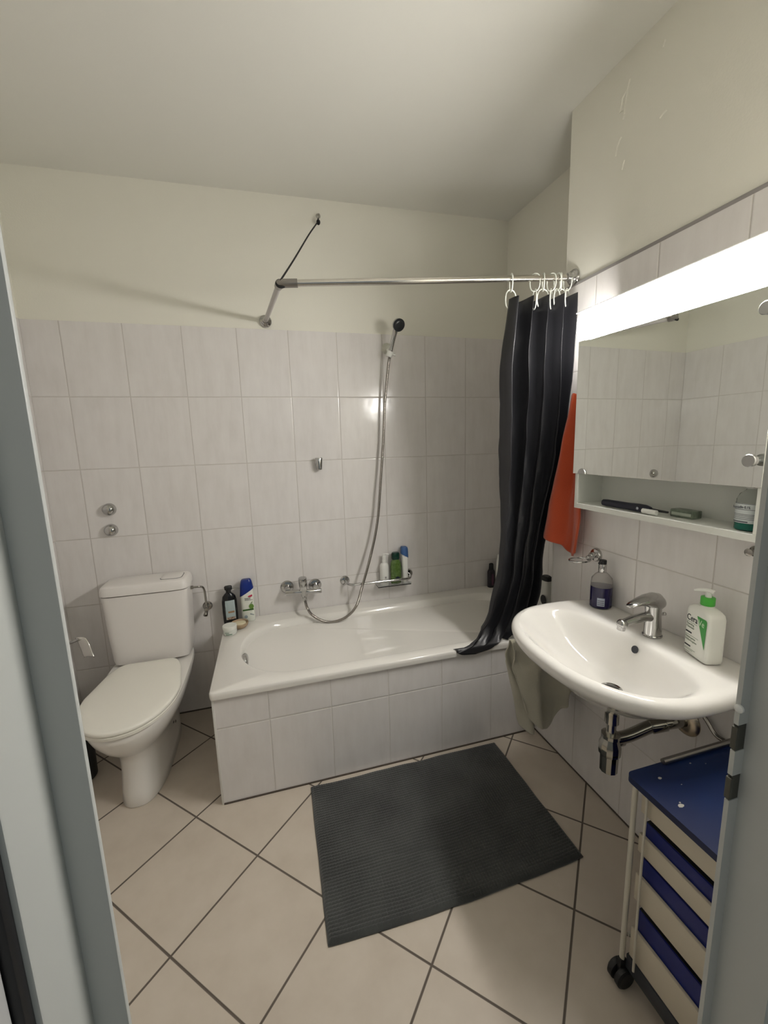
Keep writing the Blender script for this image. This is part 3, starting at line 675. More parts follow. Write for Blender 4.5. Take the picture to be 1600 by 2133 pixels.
sv = thing('stop_valve', 'chrome stop valve and bent pipe beside the toilet cistern', 'valve', (.493, 0, .592))
bm = B(); lathe(bm, [(0, .024), (.005, .024), (.010, .020), (.012, .010)], (.493, 0, .592), (0, -1, 0)); obj('rosette', bm, m_satin, sv)
bm = B(); cyl(bm, (.493, 0, .592), (.493, -.062, .592), .010, 20, bev=.001); cyl(bm, (.493, -.045, .580), (.493, -.045, .612), .008, 20); obj('body', bm, m_satin, sv)
bm = B(); cyl(bm, (.492, -.052, .582), (.488, -.075, .566), .009, 20, r2=.011, bev=.002); obj('knob', bm, m_satin, sv)
bm = B(); tube(bm, [(.437, -.085, .728), (.455, -.085, .728), (.476, -.080, .726), (.488, -.065, .716), (.492, -.050, .690), (.493, -.046, .650), (.493, -.045, .608)], .0052, 12, 6); cyl(bm, (.4365, -.085, .728), (.447, -.085, .728), .009, 16); obj('pipe', bm, m_satin, sv)
dome0 = None
for i, (x, z, lab) in enumerate(((.098, 1.139, 'upper of the two chrome valve caps on the tiles above the toilet'), (.094, 1.037, 'lower of the two chrome valve caps on the tiles above the toilet'))):
    bm = B(); lathe(bm, [(0, .0305), (.004, .0305), (.014, .029), (.024, .024), (.031, .016), (.034, .006), (.0345, 0)], (x, 0, z), (0, -1, 0), 40)
    o = obj('valve_cap', bm, m_chrome, base=(x, 0, z)); tag(o, lab, 'valve cap', 'chrome valve caps')

tp = thing('paper_holder', 'chrome toilet paper holder on the left wall', 'paper holder', (XL, -.16, .55))
bm = B(); tube(bm, [(XL, -.165, .545), (XL+.04, -.165, .548), (-.065, -.165, .558), (-.045, -.165, .566)], .006, 12, 6); lathe(bm, [(0, .022), (.006, .022), (.009, .015)], (XL, -.165, .545), (1, 0, 0)); obj('arm', bm, m_chrome, tp)
bm = B()
sheet(bm, lambda u, v: Vector((-.064+.046*u+.036*v, -.150-.012*u-.030*v, .572-.088*v+.012*math.sin(math.pi*min(1, v*1.2))-.004*(2*u-1)**2)), 10, 16)
obj('cover_flap', bm, pmat('flap_metal', (.78, .76, .72), .22, metal=1.0), tp, mods=[('SOLIDIFY', dict(thickness=.003, offset=0))], auto=0)
bn = thing('toilet_brush_holder', 'black container on the floor left of the toilet', 'toilet brush holder', (-.042, -.355, 0))
bm = B(); lathe(bm, [(0, .060), (.006, .066), (.20, .070), (.215, .068), (.217, .058), (.20, .055)], (-.042, -.355, 0), seg=40); obj('pot', bm, m_blk, bn)
bm = B(); lathe(bm, [(.19, .060), (.215, .063), (.222, .050), (.226, .012), (.38, .009), (.385, .006), (.386, 0)], (-.042, -.355, 0), seg=28); obj('brush_handle', bm, m_blk, bn)

# ------------------------------------------------------------------ bath mat
mt = None
def matf(u, v):
    x = .918+(1.790-.918)*u; y = -1.297+(1.297-.722)*v
    # corners a little off square as seen
    x += (.014*(1-v))*(u-.0)*0-.010*v*(1-u)*-1.0
    cx_ = math.sin(x*math.pi/.0105); cy_ = math.sin(y*math.pi/.0105)
    e = min(u*.872, (1-u)*.872, v*.575, (1-v)*.575)
    h = .0075*min(1, e/.012)**.5
    nz = noise.noise(Vector((x*9, y*9, 0)))
    b_ = .0042*abs(cx_)**.6*abs(cy_)**.6*min(1, e/.012)
    crease = -.003*math.exp(-((v-.30-.05*math.sin(u*7))/.02)**2)*(1 if u < .6 else 0)
    wav = .004*math.sin(u*3.1)*(1 if True else 0)*(1-v)*v*2
    return Vector((x+.002*nz, y-.012*math.sin(u*math.pi)*(1-v)+.003*nz, .0025+h+b_+.0015*nz+crease*.5+max(0, wav)))
bm = B(); sheet(bm, matf, 380, 260)
# underside
e_ = []
mt = obj('bath_mat', bm, m_mat, base=(1.35, -1.0, 0), mods=[('SOLIDIFY', dict(thickness=.0018, offset=-1))], auto=0)
tag(mt, 'dark grey chenille bath mat lying in front of the tub', 'bath mat')

# ------------------------------------------------------------------ washbasin
sk = thing('washbasin', 'white ceramic washbasin mounted on the right wall', 'washbasin', (XR, -1.345, .81))
SY = -1.345
half = [(2.029, .305), (2.0, .320), (1.95, .334), (1.88, .342), (1.80, .342), (1.73, .330), (1.665, .295), (1.615, .240), (1.580, .165), (1.562, .085), (1.557, 0)]
hc2 = [(p.x, p.y) for p in catmull([(a, c, 0) for a, c in half], 8)]
def outline(off, s=1.0):
    """outer outline, shrunk by off towards the middle"""
    pts = [(x, w) for x, w in hc2]; full = [(x, SY+w) for x, w in pts]+[(x, SY-w*.88) for x, w in reversed(pts[:-1])]
    out = []
    n = len(full)
    for i, (x, y) in enumerate(full):
        (xa, ya), (xb, yb) = full[max(i-1, 0)], full[min(i+1, n-1)]
        tx, ty = xb-xa, yb-ya; L_ = math.hypot(tx, ty) or 1; nx, ny = -ty/L_, tx/L_   # inward
        cxm = 1.85-x; cym = SY-y
        if nx*cxm+ny*cym < 0: nx, ny = -nx, -ny
        xx, yy = x+nx*off, y+ny*off
        if i in (0, n-1): xx = x
        out.append((min(xx, 2.029), yy))
    # close along the wall
    y0, y1 = out[-1][1], out[0][1]
    for k in range(1, 12): out.append((2.029, y0+(y1-y0)*k/12))
    return out
SC0 = (1.80, SY)
AS = sorted(set([round(-math.pi+2*math.pi*(k+.5)/192, 5) for k in range(192)]+[round(math.atan2(s_, .229), 5) for s_ in (.305, -.2684)]))
def bowl(x0, x1, hy, n=2.3, sh=0.0):
    cx_, rx_ = (x0+x1)/2, (x1-x0)/2; out = []
    for k in range(96):
        t = 2*math.pi*k/96; c, s = math.cos(t), math.sin(t)
        n_ = n if c < 0 else n+.9
        out.append((cx_+math.copysign(abs(c)**(2/n_), c)*rx_, SY+math.copysign(abs(s)**(2/n), s)*hy*(1 if s > 0 else .90)))
    return out
rings = []
def sr(shape, z, zf=None):
    rings.append([Vector((x, y, (z if zf is None else zf(x, y, z)))) for x, y in polar(shape, SC0, AS)])
ZS = .808
sr(bowl(1.765, 1.90, .05), .600)
sr(bowl(1.745, 1.95, .08), .615)
sr(bowl(1.70, 1.99, .16), .650)
sr(bowl(1.645, 2.02, .225), .695)
sr(outline(.055), .735)
sr(outline(.022), .752)
sr(outline(.006), .765)
sr(outline(.0), .780)
sr(outline(.002), .793)
sr(outline(.008), .802)
sr(outline(.018), .8065)
sr(outline(.028), .8075)
sr(bowl(1.586, 1.905, .298, 2.3), .8055)
sr(bowl(1.592, 1.898, .290, 2.3), .802)
sr(bowl(1.602, 1.890, .278, 2.3), .792)
sr(bowl(1.625, 1.882, .252, 2.3), .766)
sr(bowl(1.662, 1.874, .215, 2.25), .730)
sr(bowl(1.695, 1.864, .170, 2.2), .695)
sr(bowl(1.735, 1.850, .105, 2.1), .672)
sr(bowl(1.765, 1.835, .040, 2.0), .663)
sr(bowl(1.772, 1.828, .027, 2.0), .662)
bm = B(); skin(bm, rings); obj('basin', bm, m_cer, sk, auto=70, mods=[('SUBSURF', dict(levels=1, render_levels=1))])
bm = B(); lathe(bm, [(.0, .030), (.003, .031), (.0045, .027), (.003, .022), (-.004, .020)], (1.80, SY-.012, .664), seg=40, caps=False); obj('drain_ring', bm, m_chrome, sk)
bm = B(); lathe(bm, [(0, .022), (.0008, .021), (.001, 0)], (1.80, SY-.012, .6642), seg=32); obj('drain_hole', bm, pmat('drain_dark', (.03, .028, .025), .4), sk)
bm = B(); lathe(bm, [(0, .0115), (.001, .0115), (.0012, 0)], (1.8825, SY-.010, .777), (-.93, 0, .36), 24); obj('overflow_hole', bm, m_dark, sk)
# basin tap
tpm = thing('basin_tap', 'chrome single-lever tap on the washbasin', 'tap', (1.955, SY, ZS))
bm = B()
lathe(bm, [(0, .027), (.004, .0275), (.006, .026)], (1.957, SY, ZS-.001), seg=36)
rr = []
for t, (x, z, r_) in enumerate(((1.957, .812, .0255), (1.957, .83, .0245), (1.956, .85, .0235), (1.955, .872, .0225), (1.954, .892, .0230), (1.953, .912, .0230))):
    rr.append([Vector((x+r_*math.cos(a), SY+r_*.95*math.sin(a), z)) for a in [2*math.pi*k/32 for k in range(32)]])
skin(bm, rr)
tube(bm, [(1.950, SY, .868), (1.925, SY, .872), (1.89, SY+.0, .871), (1.858, SY, .867), (1.842, SY, .864)], .013, 20, 6, rad=lambda t: .0165-.005*min(1, t*1.3))
sph(bm, (1.838, SY, .862), .0155, 1, 1, .95, 20); cyl(bm, (1.837, SY, .862), (1.835, SY, .843), .0115, 24, bev=.0015)
obj('body', bm, m_chrome, tpm)
bm = B()
rr = []
for x, zt, zb, w in ((1.987, .914, .900, .010), (1.982, .930, .893, .018), (1.970, .941, .890, .0235), (1.950, .946, .893, .0255), (1.925, .943, .905, .024), (1.90, .936, .913, .020), (1.875, .926, .914, .016), (1.862, .920, .912, .013), (1.857, .916, .912, .008)):
    rr.append([Vector((x, SY+w*math.cos(a), (zt+zb)/2+(zt-zb)/2*math.sin(a))) for a in [2*math.pi*k/24 for k in range(24)]])
skin(bm, rr); obj('lever', bm, m_chrome, tpm)
bm = B(); cyl(bm, (1.976, SY-.003, .870), (1.992, SY-.004, .873), .0035, 12, bev=.001); sph(bm, (1.994, SY-.004, .873), .006, 1, 1, 1, 12); obj('plug_knob', bm, m_chrome, tpm)
# soap bottle
sp = thing('hand_soap_bottle', 'clear pump bottle half full of dark blue soap at the back of the washbasin', 'bottle', (1.988, -1.105, ZS))
bx, by = 1.982, -1.110
bpf = [(0, .032, .032), (.003, .0360, .0360), (.09, .0360, .0360), (.108, .0335, .0335), (.122, .022, .022), (.130, .0125, .0125), (.136, .0125, .0125)]
bm = B(); bottle(bm, bx, by, ZS, bpf, 2.0); obj('bottle', bm, pmat('frosted', (.80, .78, .76), .12, trans=.85, ior=1.2), sp)
bm = B(); bottle(bm, bx, by, ZS, [(.0005, .0322, .0322), (.0035, .0364, .0364), (.078, .0364, .0364), (.0785, .0345, .0345)], 2.0); obj('soap_fill', bm, pmat('violet_soap', (.010, .007, .05), .12), sp)
bm = B(); cyl(bm, (bx, by, ZS+.130), (bx, by, ZS+.160), .0135, 28, bev=.001); obj('collar', bm, m_chrome, sp)
bm = B(); cyl(bm, (bx, by, ZS+.1603), (bx, by, ZS+.174), .0125, 24, bev=.002); tube(bm, [(bx, by, ZS+.169), (bx-.014, by-.004, ZS+.169), (bx-.022, by-.006, ZS+.164)], .0045, 10, 4); obj('pump_head', bm, m_blk, sp)
bm = B(); patch(bm, bx, by, ZS, [(.012, .0364, .0364), (.042, .0364, .0364)], R(208), R(246), grow=.0008); lb2 = obj('barcode_label', bm, pmat('label_grey', (.42, .46, .55), .5), sp)
bm = B()
for z in (.017, .024, .031): patch(bm, bx, by, ZS, [(z, .0364, .0364), (z+.0022, .0364, .0364)], R(211), R(243), grow=.0014)
obj('barcode_lines', bm, pmat('ink', (.05, .05, .08), .5), sp)
# lotion bottle with writing
cv = thing('lotion_bottle', 'white flat pump bottle with green triangle label on the washbasin deck', 'bottle', (1.966, -1.50, ZS))
dU = Vector((-.30, -.954, 0)).normalized()      # along the face, to the right in view
dN = Vector((-.954, .30, 0)).normalized()       # face normal, to the camera
cc0 = Vector((1.9665, -1.492, 0))
rot = math.atan2(dU.y, dU.x)
bm = B()
skin(bm, [sring(cc0.x, cc0.y, ZS+z, a, c, n, 64, rot) for z, a, c, n in ((0, .040, .020, 6), (.003, .0435, .0235, 6.5), (.01, .0445, .0245, 7), (.125, .0445, .0245, 7), (.136, .041, .0235, 6), (.142, .034, .021, 4.5), (.146, .024, .018, 3), (.1475, .016, .016, 2), (.152, .0155, .0155, 2))])
obj('body', bm, pmat('lotion_white', (.80, .80, .74), .3), cv, auto=50)
bm = B(); cyl(bm, (cc0.x, cc0.y, ZS+.1522), (cc0.x, cc0.y, ZS+.175), .0165, 32, bev=.0015); obj('collar', bm, m_green, cv)
bm = B(); cyl(bm, (cc0.x, cc0.y, ZS+.175), (cc0.x, cc0.y, ZS+.189), .0075, 20, r2=.0065)
tube(bm, [(cc0.x+.004, cc0.y-.012, ZS+.190), (cc0.x, cc0.y, ZS+.1925), (cc0.x-.006, cc0.y+.016, ZS+.191), (cc0.x-.011, cc0.y+.030, ZS+.186)], .0055, 12, 5, rad=lambda t: .0065-.003*t); obj('pump', bm, m_white, cv)
f0 = cc0+dN*.0247+Vector((0, 0, ZS))
FVz = Vector((0, 0, 1))
bm = B(); plate(bm, f0, dU, FVz, [(.002, .122), (.004, .122), (.033, .122), (.037, .118), (.0375, .110), (.0345, .040)], .0006); tri = obj('green_triangle', bm, pmat('label_green', (.05, .30, .06), .45), cv, smooth=False)
m_ink = pmat('black_ink', (.012, .015, .02), .5); m_ltgreen = pmat('pale_green_ink', (.62, .78, .55), .5); m_gink = pmat('grey_green_ink', (.22, .26, .19), .5)
text('brand_text', 'Cera', .0240, f0+dU*-.0365+FVz*.099, dU, FVz, m_ink, cv, sx=.84, bold=.0002)
text('brand_text_end', 'Ve', .0240, f0+dU*.0080+FVz*.099+dN*.0008, dU, FVz, m_ltgreen, cv, sx=.84)
text('product_text', 'Foaming\nCleanser', .0085, f0+dU*-.036+FVz*.086, dU, FVz, m_gink, cv, bold=.0001)
text('product_text', 'Detergente\nSchiumogeno', .0080, f0+dU*-.036+FVz*.048, dU, FVz, m_gink, cv, bold=.0001)
bm = B()
for a, c, z in ((-.036, -.014, .063), (-.036, -.014, .024)):
    bm = B(); plate(bm, f0, dU, FVz, [(a, z), (c, z), (c, z+.004), (a, z+.004)], .0005); obj('label_bar', bm, m_ink, cv, smooth=False)
bm = B()
for a, c, z in ((-.036, .012, .0565), (-.036, .004, .094), (-.036, .004, .0175), (-.036, -.005, .014), (-.036, -.016, .008)):
    bm = B(); plate(bm, f0, dU, FVz, [(a, z), (c, z), (c, z+.0008), (a, z+.0008)], .0005); obj('label_line', bm, m_gink, cv, smooth=False)
# ring soap holder
sh = thing('soap_holder', 'empty chrome ring holder on the wall above the washbasin', 'soap holder', (XR, -1.030, .975))
bm = B(); lathe(bm, [(0, .026), (.006, .026), (.012, .022), (.013, .012), (.030, .011), (.034, .008)], (XR, -1.030, .976), (-1, 0, 0), 36); cyl(bm, (XR-.015, -1.030, .974), (XR-.045, -1.033, .968), .010, 20, bev=.001); obj('mount', bm, m_chrome, sh)
bm = B(); c_ = Vector((XR-.083, -1.036, .966)); tube(bm, [c_+Vector((.040*math.cos(a), .030*math.sin(a), 0)) for a in [k*math.pi/20 for k in range(40)]], .0032, 10, closed=True); obj('ring', bm, m_chrome, sh)

# trap and valve under the basin
st = thing('sink_trap', 'chrome bottle trap and drain pipe under the washbasin', 'drain trap', (1.80, SY, .40))
tx, ty = 1.80, SY-.022
bm = B(); lathe(bm, [(0, .020), (.028, .020), (.034, .022), (.048, .022), (.049, .010)], (tx, ty, .560), seg=32); cyl(bm, (tx, ty, .50), (tx, ty, .575), .0135, 28); obj('tailpiece', bm, pmat('trap_metal', (.55, .53, .48), .12, metal=1.0), st)
m_trap = pmat('trap_chrome', (.42, .41, .37), .10, metal=1.0)
bm = B(); lathe(bm, [(.0, .004), (.001, .018), (.006, .0255), (.060, .0265), (.064, .031), (.072, .032), (.094, .032), (.110, .026), (.118, .024), (.119, .027), (.130, .027), (.131, .015)], (tx, ty, .392), seg=12); obj('cup', bm, m_trap, st, auto=25)
bm = B(); tube(bm, [(tx, ty, .500), (1.86, ty-.01, .508), (1.93, ty-.025, .535), (1.98, ty-.045, .549), (XR, ty-.053, .550)], .0185, 20, 6); cyl(bm, (1.925, ty-.023, .533), (1.965, ty-.04, .546), .022, 24, bev=.002); cyl(bm, (tx+.02, ty-.001, .495), (tx+.042, ty-.004, .495), .019, 24, bev=.002); obj('waste_pipe', bm, m_trap, st)
bm = B(); lathe(bm, [(0, .045), (.003, .045), (.010, .038), (.014, .020)], (XR, -1.420, .550), (-1, 0, 0), 36); obj('wall_flange', bm, pmat('flange_dull', (.50, .44, .36), .25, metal=1.0), st)
av = thing('angle_valve', 'small chrome angle valve on the wall behind the sink trap', 'valve', (XR, -1.40, .555))
bm = B(); cyl(bm, (XR, -1.395, .560), (XR-.055, -1.395, .560), .011, 20, bev=.001); cyl(bm, (XR-.035, -1.395, .56), (XR-.035, -1.395, .60), .008, 16); tube(bm, [(XR-.035, -1.395, .60), (XR-.04, -1.37, .64), (XR-.045, -1.365, .645)], .005, 10, 5); obj('body', bm, m_trap, av)
bm = B(); cyl(bm, (XR-.055, -1.395, .560), (XR-.078, -1.395, .558), .014, 10, bev=.002); obj('handle', bm, m_trap, av)
bm = B(); tube(bm, [(XR-.012, -1.462, .620), (XR-.012, -1.488, .598), (XR-.012, -1.515, .573), (XR-.012, -1.55, .572), (XR-.012, -1.62, .574), (XR-.012, -1.80, .575)], .006, 12, 6)
o = obj('wall_pipe', bm, m_satin, base=(XR, -1.5, .59)); tag(o, 'thin bent pipe along the wall right of the sink trap', 'pipe')

# hand towel on a rail under the basin
hr = thing('towel_rail', 'short dark towel arm on the wall under the left side of the washbasin', 'towel rail', (XR, -.95, .635))
bm = B(); lathe(bm, [(0, .020), (.006, .020), (.010, .012)], (XR, -.95, .628), (-1, 0, 0), 24); cyl(bm, (XR, -.95, .628), (1.735, -.95, .628), .006, 16, bev=.002); obj('arm', bm, m_trap, hr)
def htowel(side):
    def f(u, v):
        x = 1.715+.29*u
        bot = sm([(0, .50), (.06, .38), (.14, .235), (.36, .205), (.50, .21), (.60, .30), (.8, .33), (1.0, .36)], u)
        if side > 0: bot = sm([(0, .47), (.12, .32), (.45, .23), (.62, .24), (.7, .33), (1, .38)], u)
        z = .637-(.637-bot)*v
        w = .008+.020*min(1, v*2.5)
        ph = u*13+1.2*math.sin(v*2.2)
        y = -.95-side*w+.022*math.sin(ph)*min(1, v*3)+.009*math.sin(u*27+3*v)*v+.012*noise.noise(Vector((u*6, v*4, side)))
        xx = x+.030*v*(1-u)*(1 if v > .2 else v*5)+.006*math.sin(v*7+u*3)
        return Vector((xx, y, z+.004*math.sin(u*20)*(v > .97)))
    return f
fF, fB = htowel(1), htowel(-1)
def ht(u, t):   # t 0..1 front hem -> over the arm -> back hem
    if t < .46: return fF(u, 1-t/.46)
    if t > .54: return fB(u, (t-.54)/.46)
    a = (t-.46)/.08; p, q = fF(u, 0), fB(u, 0); c = p.lerp(q, a); c.z += .006*math.sin(math.pi*a); return c
bm = B(); sheet(bm, ht, 70, 150)
o = obj('hand_towel', bm, m_bei, base=(1.86, -.95, .64), mods=[('SOLIDIFY', dict(thickness=.006, offset=0))], auto=0)
tag(o, 'beige terry towel hanging under the left side of the washbasin', 'towel')

# orange towel on a hook
oh = thing('towel_hook', 'small wall hook carrying the orange towel', 'hook', (XR, -.935, 1.60))
bm = B(); lathe(bm, [(0, .012), (.004, .012), (.006, .006), (.03, .005), (.034, .008), (.036, .004)], (XR, -.935, 1.585), (-1, 0, .15), 16); obj('peg', bm, m_chrome, oh)
def otowel(u, v):
    z0 = 1.578+.004*math.sin(u*9)
    bot = sm([(0, .998), (.25, .985), (.42, .978), (.55, .955), (.75, .945), (1.0, .975)], u)
    yl = sm([(0, -.900), (.35, -.868), (.8, -.805), (1.0, -.775)], v); yr = sm([(0, -.962), (.4, -.965), (.6, -.985), (.8, -.992), (1.0, -.975)], v)
    z = z0-(z0-bot)*v
    y = yl+(yr-yl)*u
    k = .006+.020*math.sqrt(v)
    x = 2.000-k*math.sin(u*math.pi*2.3+.5+.5*math.sin(v*3))-.008*math.exp(-((u-.52)/.08)**2)*v-.006*noise.noise(Vector((u*4, v*5, 2)))
    return Vector((x, y, z))
bm = B(); sheet(bm, otowel, 60, 120)
o = obj('orange_towel', bm, m_ora, base=(2.0, -.93, 1.575), mods=[('SOLIDIFY', dict(thickness=.009, offset=0))], auto=0)
tag(o, 'orange terry towel hanging between the curtain and the mirror cabinet', 'towel')

# ------------------------------------------------------------------ mirror cabinet with lamp
CY0, CY1 = -1.030, -1.622       # far and near end
CXF = 1.915
mc = thing('mirror_cabinet', 'white mirror cabinet with open lower shelf on the right wall', 'mirror cabinet', (XR, -1.33, 1.18))
bm = B()
box(bm, CXF, XR, CY1, CY0, 1.166, 1.184, .001)            # bottom board
box(bm, CXF, XR, CY0-.012, CY0, 1.184, 1.732, .001)        # far side
box(bm, CXF, XR, CY1, CY1+.012, 1.184, 1.732, .001)        # near side
box(bm, XR-.006, XR, CY1, CY0, 1.184, 1.732)               # back board
box(bm, CXF+.004, XR, CY1, CY0, 1.300, 1.312)             # shelf above niche
box(bm, CXF, XR, CY1, CY0, 1.722, 1.732)
obj('body', bm, m_lac, mc, smooth=False)
# mirror door, standing very slightly open
TH_M = R(2.15)
bm = B()
mvs = box(bm, -.006, 0, 0, .570, 1.293, 1.7325, .0008)
Mr = Matrix.Translation(Vector((CXF-.002, CY1+.001, 0))) @ Matrix.Rotation(TH_M, 4, 'Z')
bmesh.ops.transform(bm, matrix=Mr, verts=bm.verts)
md = obj('mirror_door', bm, m_mir, mc, smooth=False)
bm = B(); box(bm, 0.0004, .0016, 0, .570, 1.293, 1.7325); bmesh.ops.transform(bm, matrix=Matrix.Translation((.0,0,0)) @ Mr, verts=bm.verts); obj('door_back', bm, m_lac, md, smooth=False)
def mp_(x, y, z): return Mr @ Vector((x, y, z))
for z in (1.355, 1.675):
    bm = B(); a = mp_(-.006, .014, z); lathe(bm, [(0, .008), (.014, .008), (.015, .0135), (.026, .0145), (.0275, .013), (.0275, 0)], a, (-1, -.02, 0), 28); obj('knob', bm, m_knob, md)
bm = B(); lathe(bm, [(0, .0185), (.0035, .0175), (.004, 0)], mp_(-.006, .528, 1.294), (-1, 0, 0), 24)
for v in bm.verts: v.co.z = max(v.co.z, 1.2935)
obj('finger_stud', bm, m_knob, md)
lm = thing('cabinet_lamp', 'long glowing white strip lamp along the top of the mirror cabinet', 'lamp', (XR, -1.33, 1.80))
bm = B(); 
def lring(y, s):
    cx_, cz_ = 1.899, 1.7735; out = []
    for k in range(32):
        t = 2*math.pi*k/32; c, sn = math.cos(t), math.sin(t)
        out.append(Vector((cx_+math.copysign(abs(c)**(2/4.5), c)*.047*s, y, cz_+math.copysign(abs(sn)**(2/4.5), sn)*.040*s)))
    return out
skin(bm, [lring(y, s) for y, s in ((-1.072, .84), (-1.076, .94), (-1.084, 1.0), (-1.655, 1.0), (-1.663, .95), (-1.666, .86))]); obj('diffuser', bm, m_lamp, lm, auto=40)
bm = B(); box(bm, 1.9465, XR, -1.655, -1.085, 1.747, 1.812, .002); box(bm, 1.853, XR, -1.668, -1.070, 1.8137, 1.8175, .0015); obj('housing', bm, m_cover, lm)

# things in the niche
ZN = 1.1845
tb = thing('electric_toothbrush', 'dark navy electric toothbrush lying in the cabinet niche', 'toothbrush', (1.945, -1.25, ZN))
dT = Vector((.02, -1, 0)).normalized(); a0_ = Vector((1.938, -1.140, ZN+.0135))
bm = B(); lathe(bm, [(0, .006), (.003, .0105), (.02, .0118), (.10, .0115), (.14, .0130), (.165, .0120), (.180, .0080), (.182, .004)], a0_, dT, 24); obj('handle', bm, pmat('navy_plastic', (.008, .009, .022), .35), tb)
bm = B(); lathe(bm, [(0, .0045), (.003, .0010)], a0_+dT*.145+Vector((-.0125, 0, 0)), (-1, 0, 0), 16); obj('button', bm, pmat('button_grey', (.35, .36, .40), .4), tb)
bm = B(); lathe(bm, [(.1822, .0050), (.21, .0035), (.235, .003)], a0_, dT, 12); obj('brush_neck', bm, m_blk, tb)
bm = B(); p_ = a0_+dT*.188+Vector((-.014, 0, -.004)); skin(bm, [[p_+dT*(d_)+Vector((.0065*c, 0, .0075*s)) for c, s in [(math.cos(2*math.pi*k/20), math.sin(2*math.pi*k/20)) for k in range(20)]] for d_ in (-.022, -.020, .022, .024)]); o = obj('travel_cap', bm, m_white, tb)
gbx = thing('small_box', 'small grey-green box behind the toothbrush in the niche', 'box', (1.985, -1.40, ZN))
bm = B(); box(bm, 1.965, 2.000, -1.430, -1.362, ZN, ZN+.022, .003); obj('case', bm, pmat('box_green', (.20, .24, .18), .35, nscale=80, ncol=(.10, .12, .09)), gbx)
bm = B(); box(bm, 1.9642, 1.965, -1.425, -1.368, ZN+.006, ZN+.014); obj('label', bm, pmat('box_label', (.45, .50, .42), .5), gbx, smooth=False)
mo = thing('mouthwash_bottle', 'clear bottle with a white label and green liquid at the niche end', 'bottle', (1.962, -1.578, ZN))
mp2 = [(0, .026, .026), (.003, .029, .029), (.075, .029, .029), (.088, .024, .024), (.096, .015, .015), (.100, .0125, .0125), (.106, .0125, .0125)]
mx0, my0 = 1.962, -1.574
bm = B(); bottle(bm, mx0, my0, ZN, mp2, 2.3); obj('bottle', bm, pmat('clear_bottle', (.85, .88, .86), .08, trans=.95, ior=1.04), mo)
bm = B(); bottle(bm, mx0, my0, ZN, [(.0008, .0262, .0262), (.003, .0294, .0294), (.018, .0294, .0294), (.0185, .028, .028)], 2.3); obj('green_liquid', bm, pmat('teal_liquid', (.0, .11, .075), .1), mo)
bm = B(); bottle(bm, mx0, my0, ZN, [(.1005, .0145, .0145), (.104, .0155, .0155), (.112, .0155, .0155), (.113, .013, .013)], 2.0); obj('cap', bm, m_white, mo)
bm = B(); patch(bm, mx0, my0, ZN, [(.019, .0294, .0294), (.066, .0294, .0294)], R(100), R(280), 2.3, grow=.0006, N=40); obj('label', bm, m_label, mo)
m_tx = pmat('label_ink', (.10, .11, .13), .5)
ofm = Vector((mx0-.0310, my0, ZN))
bm = B()
for z, a, c in ((.0645, 110, 262), (.051, 112, 262), (.0395, 112, 255), (.036, 112, 250), (.032, 112, 255), (.028, 112, 248)): patch(bm, mx0, my0, ZN, [(z, .0294, .0294), (z+.0010, .0294, .0294)], R(a), R(c), 2.3, grow=.0010, N=30)
patch(bm, mx0, my0, ZN, [(.0205, .0294, .0294), (.0235, .0294, .0294)], R(120), R(200), 2.3, grow=.0010, N=30)
obj('label_line', bm, m_tx, mo)
text('label_text', 'hexadin 0.1%', .0088, ofm+Vector((-.0002, .021, .0545)), (0, -1, 0), (0, 0, 1), m_tx, mo, sx=.80, bold=.0001)
# white end of the towel hook near the jamb, below the cabinet
hb = thing('wall_peg', 'small grey wall peg below the near end of the mirror cabinet', 'hook', (XR, -1.548, 1.118))
bm = B(); lathe(bm, [(0, .014), (.005, .014), (.008, .008), (.024, .007), (.028, .010), (.03, .006)], (XR, -1.552, 1.118), (-1, 0, 0), 20); obj('peg', bm, m_satin, hb)

# ------------------------------------------------------------------ rolling cart
ct = thing('rolling_cart', 'rolling cart with dark blue top and cream slats by the doorway', 'cart', (1.8, -1.73, 0))
CXL, CYF, CYN, CXR_ = 1.640, -1.592, -1.865, 1.985
bm = B(); 
tv = rrect(CXL-.010, CXR_, CYN, CYF+.012, .016, 5); plate(bm, (0, 0, .597), (1, 0, 0), (0, 1, 0), tv, .016); obj('top_board', bm, m_blue, ct, smooth=False)
m_chip = pmat('chip', (.40, .38, .34), .6)
random.seed(3)
for _ in range(16):
    x = random.uniform(CXL+.01, CXR_-.06); y = random.uniform(CYN+.05, CYF-.01); r_ = random.choice((.0012, .0018, .001, .0035) if _ != 0 else (.005,))
    if _ == 0: x, y = 1.668, -1.690
    bm = B(); n_ = 7; plate(bm, (x, y, .613), (1, 0, 0), (0, 1, 0), [(r_*random.uniform(.7, 1.2)*math.cos(2*math.pi*k/n_)*1.5, r_*random.uniform(.7, 1.2)*math.sin(2*math.pi*k/n_)) for k in range(n_)], .0003); obj('paint_chip', bm, m_chip, ct, smooth=False)
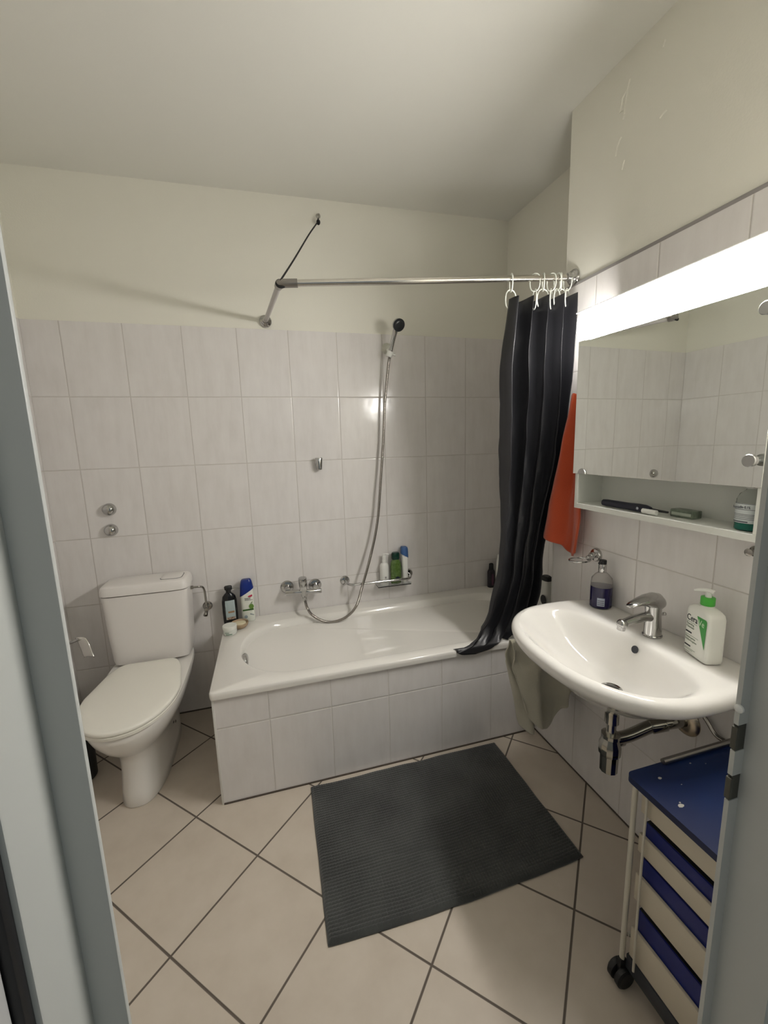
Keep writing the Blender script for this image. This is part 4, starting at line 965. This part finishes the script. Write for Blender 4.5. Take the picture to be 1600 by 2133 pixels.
bm = B(); tube(bm, [(1.735, CYF+.004, .622), (1.80, CYF+.004, .622), (1.97, CYF+.004, .622)], .007, 14, 4); cyl(bm, (1.745, CYF+.004, .612), (1.745, CYF+.004, .62), .004, 10); cyl(bm, (1.96, CYF+.004, .612), (1.96, CYF+.004, .62), .004, 10); obj('handle', bm, m_satin, ct)
for x, y in ((CXL+.006, CYF-.004), (CXR_-.02, CYF-.004), (CXL+.006, CYN+.02), (CXR_-.02, CYN+.02)):
    bm = B(); cyl(bm, (x, y, .075), (x, y, .597), .0065, 16); obj('leg', bm, m_cartm, ct)
    bm = B()
    for s in (-1, 1): lathe(bm, [(-.010, .022), (-.008, .027), (.004, .0275), (.008, .022)], (x, y+s*.013, .0277), (0, s, 0), 28)
    cyl(bm, (x, y-.012, .0235), (x, y+.012, .0235), .008, 12); box(bm, x-.010, x+.010, y-.007, y+.007, .030, .078, .004)
    obj('caster', bm, m_blk, ct)
for x in (CXL+.004,):
    bm = B(); tube(bm, [(x, CYF-.038, .597), (x, CYF-.038, .35), (x, CYF-.040, .085)], .003, 10, 3); obj('wire_stay', bm, m_cartm, ct)
SX = CXL+.014
def slat(z0, z1): 
    bm = B(); box(bm, SX, SX+.008, CYN+.006, CYF-.016, z0, z1, .001); obj('slat', bm, m_cream, ct)
for z0, z1 in ((.525, .578), (.415, .465), (.275, .350), (.100, .190)): slat(z0, z1)
for z0, z1 in ((.455, .499), (.345, .397), (.175, .246)):
    bm = B(); box(bm, SX+.009, CXR_-.03, CYN+.012, CYF-.020, z0-.055, z1, .006)
    # bin stays solid: a black sheet on top stands for its shaded inside
    bn_ = obj('bin', bm, m_bin, ct)
    bm = B(); box(bm, SX+.013, CXR_-.034, CYN+.016, CYF-.024, z1, z1+.001); obj('bin_shade', bm, m_blk, bn_, smooth=False)
bm = B(); box(bm, CXR_-.028, CXR_-.020, CYN+.006, CYF-.012, .10, .585, .001); obj('rear_panel', bm, m_blk, ct)
bm = B(); box(bm, SX-.002, SX+.016, CYN, CYF-.010, .052, .096, .002); box(bm, SX, CXR_-.02, CYN, CYF-.01, .078, .086); obj('base_bar', bm, m_dark, ct)
bm = B(); box(bm, SX, SX+.03, CYF-.012, CYF-.006, .148, .156, .001); obj('side_bracket', bm, m_cartm, ct)
